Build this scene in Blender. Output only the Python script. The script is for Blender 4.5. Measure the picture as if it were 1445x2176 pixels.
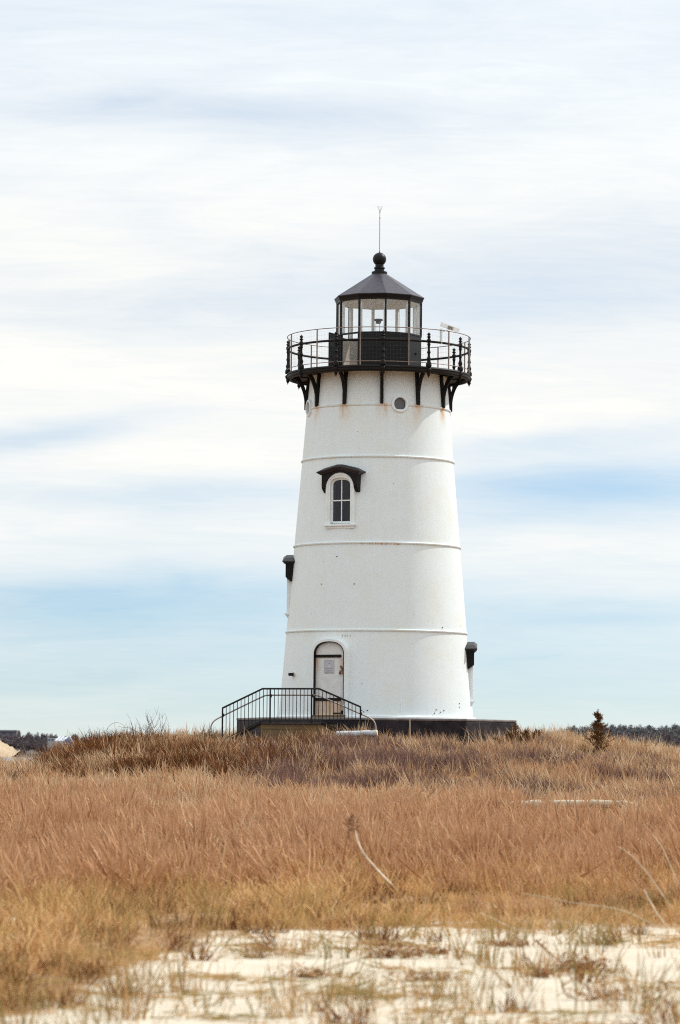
import bpy, bmesh, math, random
import numpy as np
from mathutils import Matrix, Vector
from math import sin, cos, tan, atan, atan2, radians as rad, pi, sqrt, exp

# ------------------------------------------------------------------ camera, world, sun, exposure
for o in list(bpy.data.objects):
    bpy.data.objects.remove(o, do_unlink=True)
SC = bpy.context.scene
COL = SC.collection
F = 7125.0                      # focal length in units of a 2176-high picture
EYE = 3.0
TILT, ROLL = atan(506 / F), rad(0.5)
cam_d = bpy.data.cameras.new('camera')
cam = bpy.data.objects.new('camera', cam_d); COL.objects.link(cam)
cam_d.sensor_fit = 'VERTICAL'; cam_d.sensor_height = 36.0; cam_d.sensor_width = 24.0
cam_d.lens = F / 2176 * 36.0
cam_d.clip_start = 0.5; cam_d.clip_end = 20000
CM = Matrix.Translation((0, 0, EYE)) @ Matrix.Rotation(pi / 2 + TILT, 4, 'X') @ Matrix.Rotation(ROLL, 4, 'Z')
cam.matrix_world = CM
cam_d.dof.use_dof = True; cam_d.dof.focus_distance = 98; cam_d.dof.aperture_fstop = 3.6
SC.camera = cam

SUN_AZ, SUN_EL = rad(64), rad(47)     # azimuth from +Y towards +X
w = bpy.data.worlds.new('World'); SC.world = w; w.use_nodes = True
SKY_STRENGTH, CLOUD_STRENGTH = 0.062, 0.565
sun_d = bpy.data.lights.new('sun', 'SUN'); sun = bpy.data.objects.new('sun', sun_d); COL.objects.link(sun)
sun_d.energy = 2.0; sun_d.angle = rad(1.2); sun_d.color = (1.0, 0.965, 0.90)
SD = Vector((sin(SUN_AZ) * cos(SUN_EL), cos(SUN_AZ) * cos(SUN_EL), sin(SUN_EL)))
sun.rotation_euler = SD.to_track_quat('Z', 'Y').to_euler()
sun.location = (30, 60, 60)
SC.view_settings.view_transform = 'Standard'; SC.view_settings.look = 'None'
SC.view_settings.gamma = 1.0; SC.view_settings.use_curve_mapping = False
SC.view_settings.exposure = 0.82
SC.render.engine = 'CYCLES'
SC.cycles.filter_width = 1.1
SC.cycles.max_bounces = 6; SC.cycles.transparent_max_bounces = 24
SC.cycles.use_denoising = False; SC.cycles.sample_clamp_indirect = 4.0

# ------------------------------------------------------------------ node helpers
class NT:
    def __init__(s, tree):
        s.t = tree
    def n(s, typ, **kw):
        nd = s.t.nodes.new(typ)
        for k, v in kw.items(): setattr(nd, k, v)
        return nd
    def put(s, sock, v):
        if v is None: return
        if hasattr(v, 'is_output'): s.t.links.new(v, sock)
        else: sock.default_value = v
    def m(s, op, a, b=None, c=None, clamp=False):
        nd = s.n('ShaderNodeMath', operation=op, use_clamp=clamp)
        for i, v in enumerate((a, b, c)): s.put(nd.inputs[i], v)
        return nd.outputs[0]
    def mr(s, v, a, b, c=0.0, d=1.0, smooth=True):
        nd = s.n('ShaderNodeMapRange', interpolation_type='SMOOTHSTEP' if smooth else 'LINEAR')
        nd.clamp = True
        for i, x in enumerate((v, a, b, c, d)): s.put(nd.inputs[i], x)
        return nd.outputs[0]
    def noise(s, vec, scale, detail=4, rough=0.55, dist=0.0):
        nd = s.n('ShaderNodeTexNoise'); s.put(nd.inputs['Vector'], vec)
        nd.inputs['Scale'].default_value = scale; nd.inputs['Detail'].default_value = detail
        nd.inputs['Roughness'].default_value = rough; nd.inputs['Distortion'].default_value = dist
        return nd.outputs['Fac']
    def scale(s, vec, xyz):
        nd = s.n('ShaderNodeVectorMath', operation='MULTIPLY'); s.put(nd.inputs[0], vec); nd.inputs[1].default_value = xyz
        return nd.outputs[0]
    def mix(s, f, a, b, typ='MIX'):
        nd = s.n('ShaderNodeMix', data_type='RGBA', blend_type=typ)
        s.put(nd.inputs[0], f)
        for i, v in ((6, a), (7, b)):
            s.put(nd.inputs[i], v if hasattr(v, 'is_output') else (*v, 1.0))
        return nd.outputs[2]
    def ramp(s, f, stops):
        nd = s.n('ShaderNodeValToRGB'); s.put(nd.inputs[0], f)
        e = nd.color_ramp.elements
        while len(e) < len(stops): e.new(0.5)
        for k, (p, c) in enumerate(stops):
            e[k].position = p; e[k].color = (*c, 1)
        return nd.outputs[0]
    def xyz(s, vec):
        nd = s.n('ShaderNodeSeparateXYZ'); s.put(nd.inputs[0], vec); return nd.outputs
    def comb(s, x, y, z):
        nd = s.n('ShaderNodeCombineXYZ')
        for i, v in enumerate((x, y, z)): s.put(nd.inputs[i], v)
        return nd.outputs[0]
    def add(s, *v):
        r = v[0]
        for q in v[1:]: r = s.m('ADD', r, q)
        return r

# ------------------------------------------------------------------ sky: thin streaked cirrus over a blue sky
g = NT(w.node_tree); w.node_tree.nodes.clear()
sk = g.n('ShaderNodeTexSky', sky_type='NISHITA'); sk.sun_disc = False
sk.sun_elevation = SUN_EL; sk.sun_rotation = SUN_AZ; sk.air_density = 1.0; sk.dust_density = 0.0; sk.ozone_density = 2.2; sk.altitude = 2500
bgs = g.n('ShaderNodeBackground'); bgs.inputs[1].default_value = SKY_STRENGTH
dirv = g.n('ShaderNodeTexCoord').outputs['Generated']
dx, dy, dz = g.xyz(dirv)
g.put(bgs.inputs[0], g.mix(1.0, sk.outputs[0], g.mix(g.mr(dz, 0.0, 0.13), (0.74, 0.845, 1.0), (0.80, 1.0, 1.07)), 'MULTIPLY'))
zz_ = g.m('MAXIMUM', dz, -0.02)
den = g.m('ADD', zz_, 0.15)
cx, cy = g.m('DIVIDE', dx, den), g.m('DIVIDE', dy, den)
pl = g.comb(cx, cy, 0.0)
n1 = g.noise(g.scale(pl, (0.9, 1.0, 1)), 1.1, 4, 0.5, 0.4)
n2 = g.noise(g.scale(pl, (0.9, 1.5, 1)), 3.6, 7, 0.62, 0.9)
warp = g.noise(g.scale(pl, (1.2, 0.9, 1)), 2.2, 3, 0.5)
uu = g.m('DIVIDE', dx, g.m('MAXIMUM', g.m('ABSOLUTE', dy), 0.05))
wz = g.m('MULTIPLY', g.m('SUBTRACT', warp, 0.5), 0.012)
ez = g.m('ADD', dz, wz)
fr = g.m('GREATER_THAN', dy, 0.0)
def streak(px, py, wx, wy, amp, slope=0.0):
    u0, z0 = (px - 722) / F, (1594 - py) / F
    du = g.m('SUBTRACT', uu, u0)
    zc = g.m('ADD', g.m('MULTIPLY', du, slope), z0)
    a = g.m('POWER', g.m('DIVIDE', du, wx / F), 2.0)
    b = g.m('POWER', g.m('DIVIDE', g.m('SUBTRACT', ez, zc), wy / F), 2.0)
    return g.m('MULTIPLY', g.m('EXPONENT', g.m('MULTIPLY', g.m('ADD', a, b), -1.0)), amp)
gaps = g.add(streak(430, 262, 420, 48, .30, -.03), streak(80, 940, 260, 34, .42, .14), streak(1260, 1035, 400, 66, .78, .02),
             streak(320, 1062, 460, 40, .34, .0), streak(200, 1275, 520, 70, .42, .0), streak(1300, 1300, 300, 34, .32, .0),
             streak(1150, 935, 360, 30, .28, .06), streak(1150, 610, 600, 110, .34, .03), streak(700, 1440, 1800, 170, .34, 0.0),
             streak(250, 640, 480, 70, .20, .05), streak(900, 255, 300, 30, .12, 0.0), streak(1000, 1110, 260, 24, .14, .03))
base = g.mr(dz, 0.0, 0.08, 0.46, 0.95)
top = g.mr(dz, 0.165, 0.23, 0.0, 0.14)
n3 = g.noise(g.scale(pl, (1.0, 3.2, 1)), 9.0, 6, 0.68, 1.4)
mask = g.m('SUBTRACT', base, gaps)
mask = g.m('ADD', mask, g.m('MULTIPLY', g.m('SUBTRACT', n3, 0.5), 0.22))
mask = g.m('SUBTRACT', mask, top)
mask = g.m('ADD', mask, g.m('MULTIPLY', g.m('SUBTRACT', n1, 0.5), 0.45))
mask = g.m('ADD', mask, g.m('MULTIPLY', g.m('SUBTRACT', n2, 0.5), 0.42))
mask = g.mr(mask, 0.0, 0.98, 0.03, 1.0, smooth=False)
bgc = g.n('ShaderNodeBackground'); g.put(bgc.inputs[1], g.mr(dz, 0.15, 1.0, CLOUD_STRENGTH, CLOUD_STRENGTH * 1.6, smooth=False))   # cloud brightness raised towards the zenith to add fill light on the shaded tower
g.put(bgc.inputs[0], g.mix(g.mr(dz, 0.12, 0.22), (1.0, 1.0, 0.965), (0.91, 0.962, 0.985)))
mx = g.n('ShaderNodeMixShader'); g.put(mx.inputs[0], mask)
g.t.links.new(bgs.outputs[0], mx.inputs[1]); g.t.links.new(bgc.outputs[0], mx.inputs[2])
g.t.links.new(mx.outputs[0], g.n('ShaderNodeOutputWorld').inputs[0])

# ------------------------------------------------------------------ object helpers
def tag(o, label=None, cat=None, group=None, kind=None):
    if label: o['label'] = label
    if cat: o['category'] = cat
    if group: o['group'] = group
    if kind: o['kind'] = kind
    return o
def empty(name, loc, rz=0.0, **kw):
    o = bpy.data.objects.new(name, None); COL.objects.link(o)
    o.location = loc; o.rotation_euler = (0, 0, rz); o.empty_display_size = 0.2
    return tag(o, **kw)

class MB:
    def __init__(s): s.v = []; s.f = []; s.mi = []; s.cur = 0
    def quadstrip(s, rings, close=True, caps=False):
        base = len(s.v); n = len(rings[0])
        for r in rings: s.v += [tuple(p) for p in r]
        for i in range(len(rings) - 1):
            for j in range(n if close else n - 1):
                k = (j + 1) % n
                s.f.append((base + i * n + j, base + i * n + k, base + (i + 1) * n + k, base + (i + 1) * n + j)); s.mi.append(s.cur)
        if caps:
            s.f.append(tuple(base + j for j in reversed(range(n)))); s.mi.append(s.cur)
            b2 = base + (len(rings) - 1) * n
            s.f.append(tuple(b2 + j for j in range(n))); s.mi.append(s.cur)
        return s
    def box(s, c, d, M=None):
        M = M or Matrix.Identity(4)
        q = [Vector((c[0] + sx * d[0] / 2, c[1] + sy * d[1] / 2, c[2] + sz * d[2] / 2)) for sz in (-1, 1) for sy in (-1, 1) for sx in (-1, 1)]
        b = len(s.v); s.v += [tuple(M @ p) for p in q]
        for f in ((0, 2, 3, 1), (4, 5, 7, 6), (0, 1, 5, 4), (2, 6, 7, 3), (0, 4, 6, 2), (1, 3, 7, 5)):
            s.f.append(tuple(b + i for i in f)); s.mi.append(s.cur)
        return s
    def tube(s, pts, r, n=8, caps=True):
        pts = [Vector(p) for p in pts]
        rs = r if isinstance(r, (list, tuple)) else [r] * len(pts)
        rings = []; up = None
        for i, p in enumerate(pts):
            d = (pts[min(i + 1, len(pts) - 1)] - pts[max(i - 1, 0)]).normalized()
            if up is None:
                a = Vector((0, 0, 1)) if abs(d.z) < 0.9 else Vector((1, 0, 0)); up = d.cross(a).normalized()
            up = (up - d * up.dot(d)).normalized(); b = d.cross(up)
            rings.append([p + (up * cos(2 * pi * k / n) + b * sin(2 * pi * k / n)) * rs[i] for k in range(n)])
        return s.quadstrip(rings, True, caps)
    def lathe(s, prof, n=32, c=(0, 0, 0), closed=False, skip=None, a0=0.0):
        base = len(s.v); m = len(prof)
        for (r, z) in prof:
            for k in range(n):
                a = a0 + 2 * pi * k / n
                s.v.append((c[0] + r * sin(a), c[1] - r * cos(a), c[2] + z))
        rows = m if closed else m - 1
        for i in range(rows):
            i2 = (i + 1) % m
            for k in range(n):
                k2 = (k + 1) % n
                if skip and skip(a0 + 2 * pi * (k + .5) / n, (prof[i][1] + prof[i2][1]) / 2): continue
                s.f.append((base + i * n + k, base + i * n + k2, base + i2 * n + k2, base + i2 * n + k)); s.mi.append(s.cur)
        return s
    def prism(s, outline, v0, v1):
        """outline of (u, z) points, extruded along the outward axis from v0 to v1 (outward = -y)"""
        n = len(outline); b = len(s.v)
        for v in (v0, v1): s.v += [(u, -v, z) for u, z in outline]
        for j in range(n):
            k = (j + 1) % n
            s.f.append((b + j, b + k, b + n + k, b + n + j)); s.mi.append(s.cur)
        s.f.append(tuple(b + j for j in reversed(range(n)))); s.mi.append(s.cur)
        s.f.append(tuple(b + n + j for j in range(n))); s.mi.append(s.cur)
        return s
    def band(s, outer, inner, v0, v1, closed=False):
        """a flat frame between two outlines of equal length, extruded from v0 to v1"""
        n = len(outer); b = len(s.v)
        for L, v in ((outer, v0), (inner, v0), (outer, v1), (inner, v1)): s.v += [(u, -v, z) for u, z in L]
        O0, I0, O1, I1 = b, b + n, b + 2 * n, b + 3 * n
        rng = range(n if closed else n - 1)
        for j in rng:
            k = (j + 1) % n
            for f in ((O1 + j, O1 + k, I1 + k, I1 + j), (O0 + k, O0 + j, I0 + j, I0 + k), (O0 + j, O0 + k, O1 + k, O1 + j), (I0 + k, I0 + j, I1 + j, I1 + k)):
                s.f.append(f); s.mi.append(s.cur)
        if not closed:
            for j in (0, n - 1):
                s.f.append((O0 + j, O1 + j, I1 + j, I0 + j)); s.mi.append(s.cur)
        return s
    def tri(s, a, b, c):
        k = len(s.v); s.v += [tuple(a), tuple(b), tuple(c)]; s.f.append((k, k + 1, k + 2)); s.mi.append(s.cur); return s
    def mesh(s, name, mats, smooth=None):
        me = bpy.data.meshes.new(name); me.from_pydata(s.v, [], s.f)
        mats = mats if isinstance(mats, (list, tuple)) else [mats]
        for m_ in mats: me.materials.append(m_)
        if len(mats) > 1: me.polygons.foreach_set('material_index', s.mi)
        if len(s.f) < 60000:
            bm = bmesh.new(); bm.from_mesh(me); bmesh.ops.recalc_face_normals(bm, faces=bm.faces); bm.to_mesh(me); bm.free()
        if smooth:
            me.polygons.foreach_set('use_smooth', [True] * len(me.polygons)); me.set_sharp_from_angle(angle=rad(smooth))
        me.update(); return me
    def build(s, name, mats, parent=None, smooth=None, **kw):
        o = bpy.data.objects.new(name, s.mesh(name, mats, smooth)); COL.objects.link(o)
        o.parent = parent
        return tag(o, **kw)
def bevel(o, wd=0.006, seg=2):
    m_ = o.modifiers.new('edge', 'BEVEL'); m_.width = wd; m_.segments = seg; m_.limit_method = 'ANGLE'; m_.angle_limit = rad(40)
    return o
def spin(o, a, parent=None):
    c = o.copy(); COL.objects.link(c); c.parent = parent or o.parent; c.rotation_euler = (0, 0, a); return c

# ------------------------------------------------------------------ materials
def newmat(name):
    m_ = bpy.data.materials.new(name); m_.use_nodes = True
    t = NT(m_.node_tree); b = m_.node_tree.nodes['Principled BSDF']
    return m_, t, b
def plain(name, c, rough=0.6, var=0.15, scale=6.0, metal=0.0, bump=0.0, bscale=40.0, c2=None, spec=0.5):
    m_, t, b = newmat(name)
    tc = t.n('ShaderNodeTexCoord').outputs['Object']
    nz = t.noise(tc, scale, 5, 0.6)
    lo = tuple(x * (1 - var) for x in c); hi = c2 or tuple(min(1, x * (1 + var)) for x in c)
    t.put(b.inputs['Base Color'], t.mix(t.mr(nz, 0.3, 0.7), lo, hi))
    b.inputs['Roughness'].default_value = rough; b.inputs['Metallic'].default_value = metal
    b.inputs['Specular IOR Level'].default_value = spec
    if bump:
        bp = t.n('ShaderNodeBump'); bp.inputs['Strength'].default_value = bump; bp.inputs['Distance'].default_value = 0.01
        t.put(bp.inputs['Height'], t.noise(tc, bscale, 4)); t.put(b.inputs['Normal'], bp.outputs[0])
    return m_

RUST = (0.42, 0.19, 0.055)
M_white = plain('white_paint', (0.80, 0.80, 0.79), 0.5, 0.05, 3.0)
M_white2 = plain('white_trim', (0.80, 0.835, 0.83), 0.45, 0.04, 5.0)
M_grey_in = plain('inner_white', (0.74, 0.74, 0.72), 0.6, 0.12, 5.0)
M_black = plain('black_iron', (0.0045, 0.004, 0.004), 0.55, 0.3, 8.0, bump=0.15, c2=(0.010, 0.0065, 0.005), spec=0.2)
M_black2 = plain('black_gloss', (0.006, 0.005, 0.006), 0.45, 0.25, 6.0, spec=0.25)
M_roof = plain('roof_metal', (0.045, 0.038, 0.052), 0.42, 0.22, 9.0, bump=0.2, bscale=16, spec=0.4)
M_hoodroof = plain('hood_roof', (0.016, 0.012, 0.014), 0.5, 0.25, 8.0)
M_wire = plain('galvanized_wire', (0.30, 0.29, 0.28), 0.5, 0.2, 20.0, metal=0.3)
M_pipe = plain('grey_pipe', (0.22, 0.18, 0.17), 0.45, 0.25, 10.0, metal=0.3, c2=(0.30, 0.20, 0.15))
M_tubegrey = plain('grey_tube', (0.34, 0.31, 0.29), 0.4, 0.15, 8.0, metal=0.4)
M_rail = plain('rail_black', (0.008, 0.006, 0.007), 0.5, 0.25, 8.0, spec=0.3)
M_dark = plain('dark_lens', (0.05, 0.03, 0.035), 0.35, 0.2, 8.0)

def tower_mat():
    m_, t, b = newmat('tower_paint')
    tc = t.n('ShaderNodeTexCoord').outputs['Object']
    x, y, z = t.xyz(tc)
    ang = t.m('ARCTAN2', x, t.m('MULTIPLY', y, -1.0))          # azimuth round the tower
    cyl = t.comb(t.m('MULTIPLY', ang, 2.5), z, 0.0)
    streaks = t.noise(t.scale(cyl, (3.2, 0.22, 1)), 2.0, 6, 0.65)
    blot = t.noise(tc, 1.3, 5, 0.6)
    fine = t.noise(tc, 30.0, 3, 0.6)
    col = t.mix(t.m('MULTIPLY', t.mr(streaks, 0.35, 0.75), t.mr(t.noise(tc, 0.8, 3), .35, .65, .1, .8)), (0.775, 0.835, 0.845), (0.735, 0.785, 0.775))
    col = t.mix(t.m('MULTIPLY', t.mr(blot, 0.45, 0.75), 0.8), col, (0.76, 0.785, 0.725))
    col = t.mix(t.m('MULTIPLY', t.mr(t.noise(tc, 11.0, 5, 0.75), 0.42, 0.68), 0.30), col, (0.68, 0.715, 0.72))
    col = t.mix(t.m('MULTIPLY', t.mr(fine, 0.45, 0.8), 0.08), col, (0.62, 0.63, 0.61))
    # rust weeping from the bracket feet, spaced every 30 degrees
    k = t.m('DIVIDE', t.m('SUBTRACT', ang, rad(2)), rad(30))
    d = t.m('ABSOLUTE', t.m('MULTIPLY', t.m('SUBTRACT', k, t.m('ROUND', k)), rad(30) * 2.1))
    wob = t.noise(t.scale(cyl, (6, 1.2, 1)), 3.0, 4, 0.6)
    below = t.mr(z, ZFOOT - 1.1, ZFOOT - 0.02, 0.0, 1.0)
    cut = t.m('LESS_THAN', z, ZFOOT + 0.04)
    r1 = t.m('MULTIPLY', t.mr(d, 0.04, 0.26, 1.5, 0.0), t.m('MULTIPLY', t.m('POWER', below, 3.2), cut))
    r1 = t.m('MULTIPLY', r1, t.mr(wob, 0.30, 0.55, 0.15, 1.0))
    under = t.mr(z, ZDECK - 0.30, ZDECK - 0.02, 0.0, 0.75)
    r2 = t.m('MULTIPLY', t.m('POWER', under, 2.0), t.mr(wob, 0.3, 0.7, 0.5, 1.0))
    side = t.m('MULTIPLY', t.mr(d, 0.03, 0.12, 0.45, 0.0), t.m('MULTIPLY', t.m('GREATER_THAN', z, ZFOOT), t.mr(wob, 0.4, 0.65)))
    # a broken rusty run under the second seam
    run = t.m('MULTIPLY', t.mr(t.m('ABSOLUTE', t.m('SUBTRACT', z, ZB[1] - 0.04)), 0.0, 0.05, 1.0, 0.0), t.mr(t.m('ABSOLUTE', t.m('SUBTRACT', ang, rad(2))), rad(11), rad(15), 1.0, 0.0))
    run = t.m('MULTIPLY', t.m('MULTIPLY', run, 2.2), t.mr(t.noise(t.scale(cyl, (5, 0, 1)), 3.0, 3), 0.42, 0.55))
    # small chips
    chips = t.mr(t.noise(tc, 5.5, 2, 0.5), 0.765, 0.79)
    runz = t.n('ShaderNodeValue'); rust = t.add(r1, r2, side, run)
    # weeps below the window hood brackets and faint long ones
    for (a0, zt, L, wd, s_) in ((-34.5, ZW[0] + 1.02, 1.0, 0.035, .55), (-19.8, ZW[0] + 0.98, 0.8, 0.04, .4), (14, ZFOOT - .2, 1.0, .03, .3), (1.0, ZFOOT - .3, 0.9, .05, .35)):
        dd = t.m('ABSOLUTE', t.m('MULTIPLY', t.m('SUBTRACT', ang, rad(a0)), 2.35))
        q = t.m('MULTIPLY', t.mr(dd, wd * .3, wd * 1.6, s_, 0.0), t.m('MULTIPLY', t.mr(z, zt - L, zt, 0.0, 1.0), t.m('LESS_THAN', z, zt)))
        rust = t.m('ADD', rust, t.m('MULTIPLY', q, t.mr(wob, .3, .6)))
    rust = t.m('MINIMUM', t.m('MULTIPLY', rust, t.mr(t.noise(t.scale(cyl, (1.1, 0.4, 1)), 1.6, 3, 0.6), .35, .65, .15, .62)), 0.8)
    rc = t.mix(t.noise(tc, 20.0, 4), (0.66, 0.40, 0.14), (0.48, 0.21, 0.05))
    col = t.mix(rust, col, rc)
    col = t.mix(t.m('MULTIPLY', chips, 0.6), col, (0.25, 0.24, 0.24))
    t.put(b.inputs['Base Color'], col)
    b.inputs['Roughness'].default_value = 0.55
    bp = t.n('ShaderNodeBump'); bp.inputs['Strength'].default_value = 0.25; bp.inputs['Distance'].default_value = 0.02
    t.put(bp.inputs['Height'], t.add(t.noise(tc, 2.2, 4, 0.5), t.m('MULTIPLY', t.noise(tc, 28, 3), 0.12)))
    t.put(b.inputs['Normal'], bp.outputs[0])
    return m_

def glass_mat(name, tint=(0.985, 0.99, 0.99), base=0.05):
    m_ = bpy.data.materials.new(name); m_.use_nodes = True; t = NT(m_.node_tree); m_.node_tree.nodes.clear()
    tr = t.n('ShaderNodeBsdfTransparent'); tr.inputs[0].default_value = (*tint, 1)
    gl = t.n('ShaderNodeBsdfGlossy'); gl.inputs['Roughness'].default_value = 0.03
    lw = t.n('ShaderNodeLayerWeight'); lw.inputs[0].default_value = 0.5
    mx = t.n('ShaderNodeMixShader'); t.put(mx.inputs[0], t.m('ADD', t.m('MULTIPLY', t.m('POWER', lw.outputs['Facing'], 5.0), 0.9), 0.03))
    m_.node_tree.links.new(tr.outputs[0], mx.inputs[1]); m_.node_tree.links.new(gl.outputs[0], mx.inputs[2])
    m_.node_tree.links.new(mx.outputs[0], t.n('ShaderNodeOutputMaterial').inputs[0])
    return m_
M_glass = glass_mat('lantern_glass')
M_wglass = glass_mat('window_glass', (0.55, 0.57, 0.65))

def door_mat():
    m_, t, b = newmat('door_paint')
    tc = t.n('ShaderNodeTexCoord').outputs['Object']; x, y, z = t.xyz(tc)
    st = t.noise(t.scale(tc, (14, 1, 0.9)), 1.4, 5, 0.65)
    low = t.m('MULTIPLY', t.mr(z, 0.10, 0.52, 1.3, 0.9, smooth=False), t.m('LESS_THAN', z, 0.50))
    mid = t.m('MULTIPLY', t.m('MULTIPLY', t.mr(z, 1.15, 1.72, 0.0, 0.8), t.m('LESS_THAN', z, 1.72)), t.mr(t.m('ABSOLUTE', t.m('ADD', x, 0.02)), 0.22, 0.40, 0.0, 1.0))
    edge = t.m('MULTIPLY', t.mr(x, -0.45, -0.36, 0.7, 0.0), t.mr(z, 0.7, 1.75, 0.0, 1.0))
    rust = t.m('MULTIPLY', t.m('MINIMUM', t.add(low, mid, edge), 1.0), t.mr(st, 0.28, 0.62, 0.25, 1.0))
    col = t.mix(t.mr(t.noise(tc, 6, 4), 0.3, 0.7), (0.66, 0.66, 0.64), (0.74, 0.74, 0.73))
    t.put(b.inputs['Base Color'], t.mix(t.m('MULTIPLY', rust, 0.85), col, (0.50, 0.27, 0.10)))
    b.inputs['Roughness'].default_value = 0.55
    return m_
M_door = door_mat()

def wood(name, c1, c2, sc=(1, 14, 14), rough=0.8, bump=0.4):
    m_, t, b = newmat(name)
    tc = t.n('ShaderNodeTexCoord').outputs['Object']
    nz = t.noise(t.scale(tc, sc), 2.5, 6, 0.65)
    bl = t.noise(tc, 3.0, 4)
    col = t.mix(t.mr(nz, 0.3, 0.7), c1, c2)
    col = t.mix(t.m('MULTIPLY', t.mr(bl, 0.5, 0.75), 0.5), col, tuple(x * 0.6 for x in c1))
    t.put(b.inputs['Base Color'], col); b.inputs['Roughness'].default_value = rough
    bp = t.n('ShaderNodeBump'); bp.inputs['Strength'].default_value = bump; bp.inputs['Distance'].default_value = 0.01
    t.put(bp.inputs['Height'], nz); t.put(b.inputs['Normal'], bp.outputs[0])
    return m_
M_tanwood = wood('tan_wood', (0.20, 0.13, 0.06), (0.13, 0.08, 0.035))
M_drift = wood('driftwood', (0.40, 0.32, 0.22), (0.58, 0.50, 0.38))
M_grey_wood = wood('grey_wood', (0.30, 0.23, 0.18), (0.42, 0.33, 0.26), (14, 14, 1))
M_birch = wood('white_bark', (0.70, 0.72, 0.74), (0.34, 0.34, 0.35), (5, 9, 9), 0.7)
M_pith = plain('cut_end', (0.62, 0.55, 0.36), 0.8, 0.2, 20)
M_stone = plain('plinth_stone', (0.010, 0.008, 0.011), 0.65, 0.4, 3.0, bump=0.4, bscale=9, c2=(0.028, 0.021, 0.028), spec=0.2)
M_coping = plain('plinth_coping', (0.15, 0.135, 0.135), 0.7, 0.3, 3.0, bump=0.3, bscale=12)
M_stalk = plain('dead_stalk', (0.52, 0.42, 0.28), 0.8, 0.25, 12)
M_palestalk = plain('pale_stalk', (0.74, 0.63, 0.48), 0.8, 0.2, 14)
M_twig = plain('grey_twig', (0.14, 0.115, 0.11), 0.8, 0.3, 12)
M_twig_br = plain('brown_twig', (0.12, 0.062, 0.035), 0.8, 0.35, 12)
M_weed = plain('dead_weed', (0.20, 0.085, 0.035), 0.85, 0.45, 14, c2=(0.34, 0.17, 0.07))

# ------------------------------------------------------------------ picture ray -> world point at a given distance
CR = CM.to_3x3()
def at(px, py, Y):
    d = CR @ Vector((px - 722.5, 1088 - py, -F))
    return Vector((0, 0, EYE)) + d * (Y / d.y)
def sstep(a, b, x):
    t = np.clip((x - a) / (b - a), 0, 1); return t * t * (3 - 2 * t)

# ------------------------------------------------------------------ terrain
_rs = np.random.RandomState(5)
_wv = [(_rs.uniform(0, 2 * pi), _rs.uniform(0.35, 1.0), _rs.uniform(0, 2 * pi)) for _ in range(14)]
def bumps(x, y, s=1.0):
    r = 0
    for i, (a, k, p) in enumerate(_wv):
        kk = k * (1.5 if i % 2 else 0.6) * s
        r = r + np.sin((x * cos(a) + y * sin(a)) * kk + p) / (1 + 0.6 * kk)
    return r / 9.0
CRX = [-60, -16, -10.4, -9.0, -8.1, -7.5, -6.8, -3.9, 0, 5.9, 6.9, 8.4, 10.5, 16, 60]
CRZ = [1.4, 2.05, 2.28, 2.34, 2.44, 2.68, 2.90, 3.06, 3.16, 3.14, 3.11, 2.97, 2.71, 2.3, 1.4]
def height(x, y):
    x = np.asarray(x, float); y = np.asarray(y, float)
    f = np.interp(y, [-60, 14, 20, 29, 45, 70, 200], [1.15, 1.25, 1.37, 1.45, 1.55, 1.75, 1.75])
    c = np.interp(x, CRX, CRZ)
    z = f + (c - 1.75) * sstep(71, 97, y)
    z = z + bumps(x, y) * 0.09 * (0.35 + 0.65 * sstep(26, 40, y)) + bumps(x, y, 3.1) * 0.028
    # little wind-blown ridges in the open sand
    z = z + 0.014 * np.sin(y * 1.5 + x * 2.4 + 1.5 * np.sin(x * 0.8)) * (0.4 + bumps(x, y, 2.0)) * sstep(34, 28, y)
    out = np.maximum(sstep(110, 150, y), np.maximum(sstep(60, 140, np.abs(x)), sstep(-30, -60, y)))
    return z * (1 - out) - 1.0 * out
def h1(x, y): return float(height(x, y))
def ground_at(px, py):
    lo, step = 12.0, 0.25
    Y = lo
    while Y < 130:
        p = at(px, py, Y)
        if p.z <= h1(p.x, p.y): break
        Y += step
    for k in range(12):
        step *= 0.5; p = at(px, py, Y)
        Y += -step if p.z <= h1(p.x, p.y) else step
    p = at(px, py, Y); p.z = h1(p.x, p.y); return p

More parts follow.
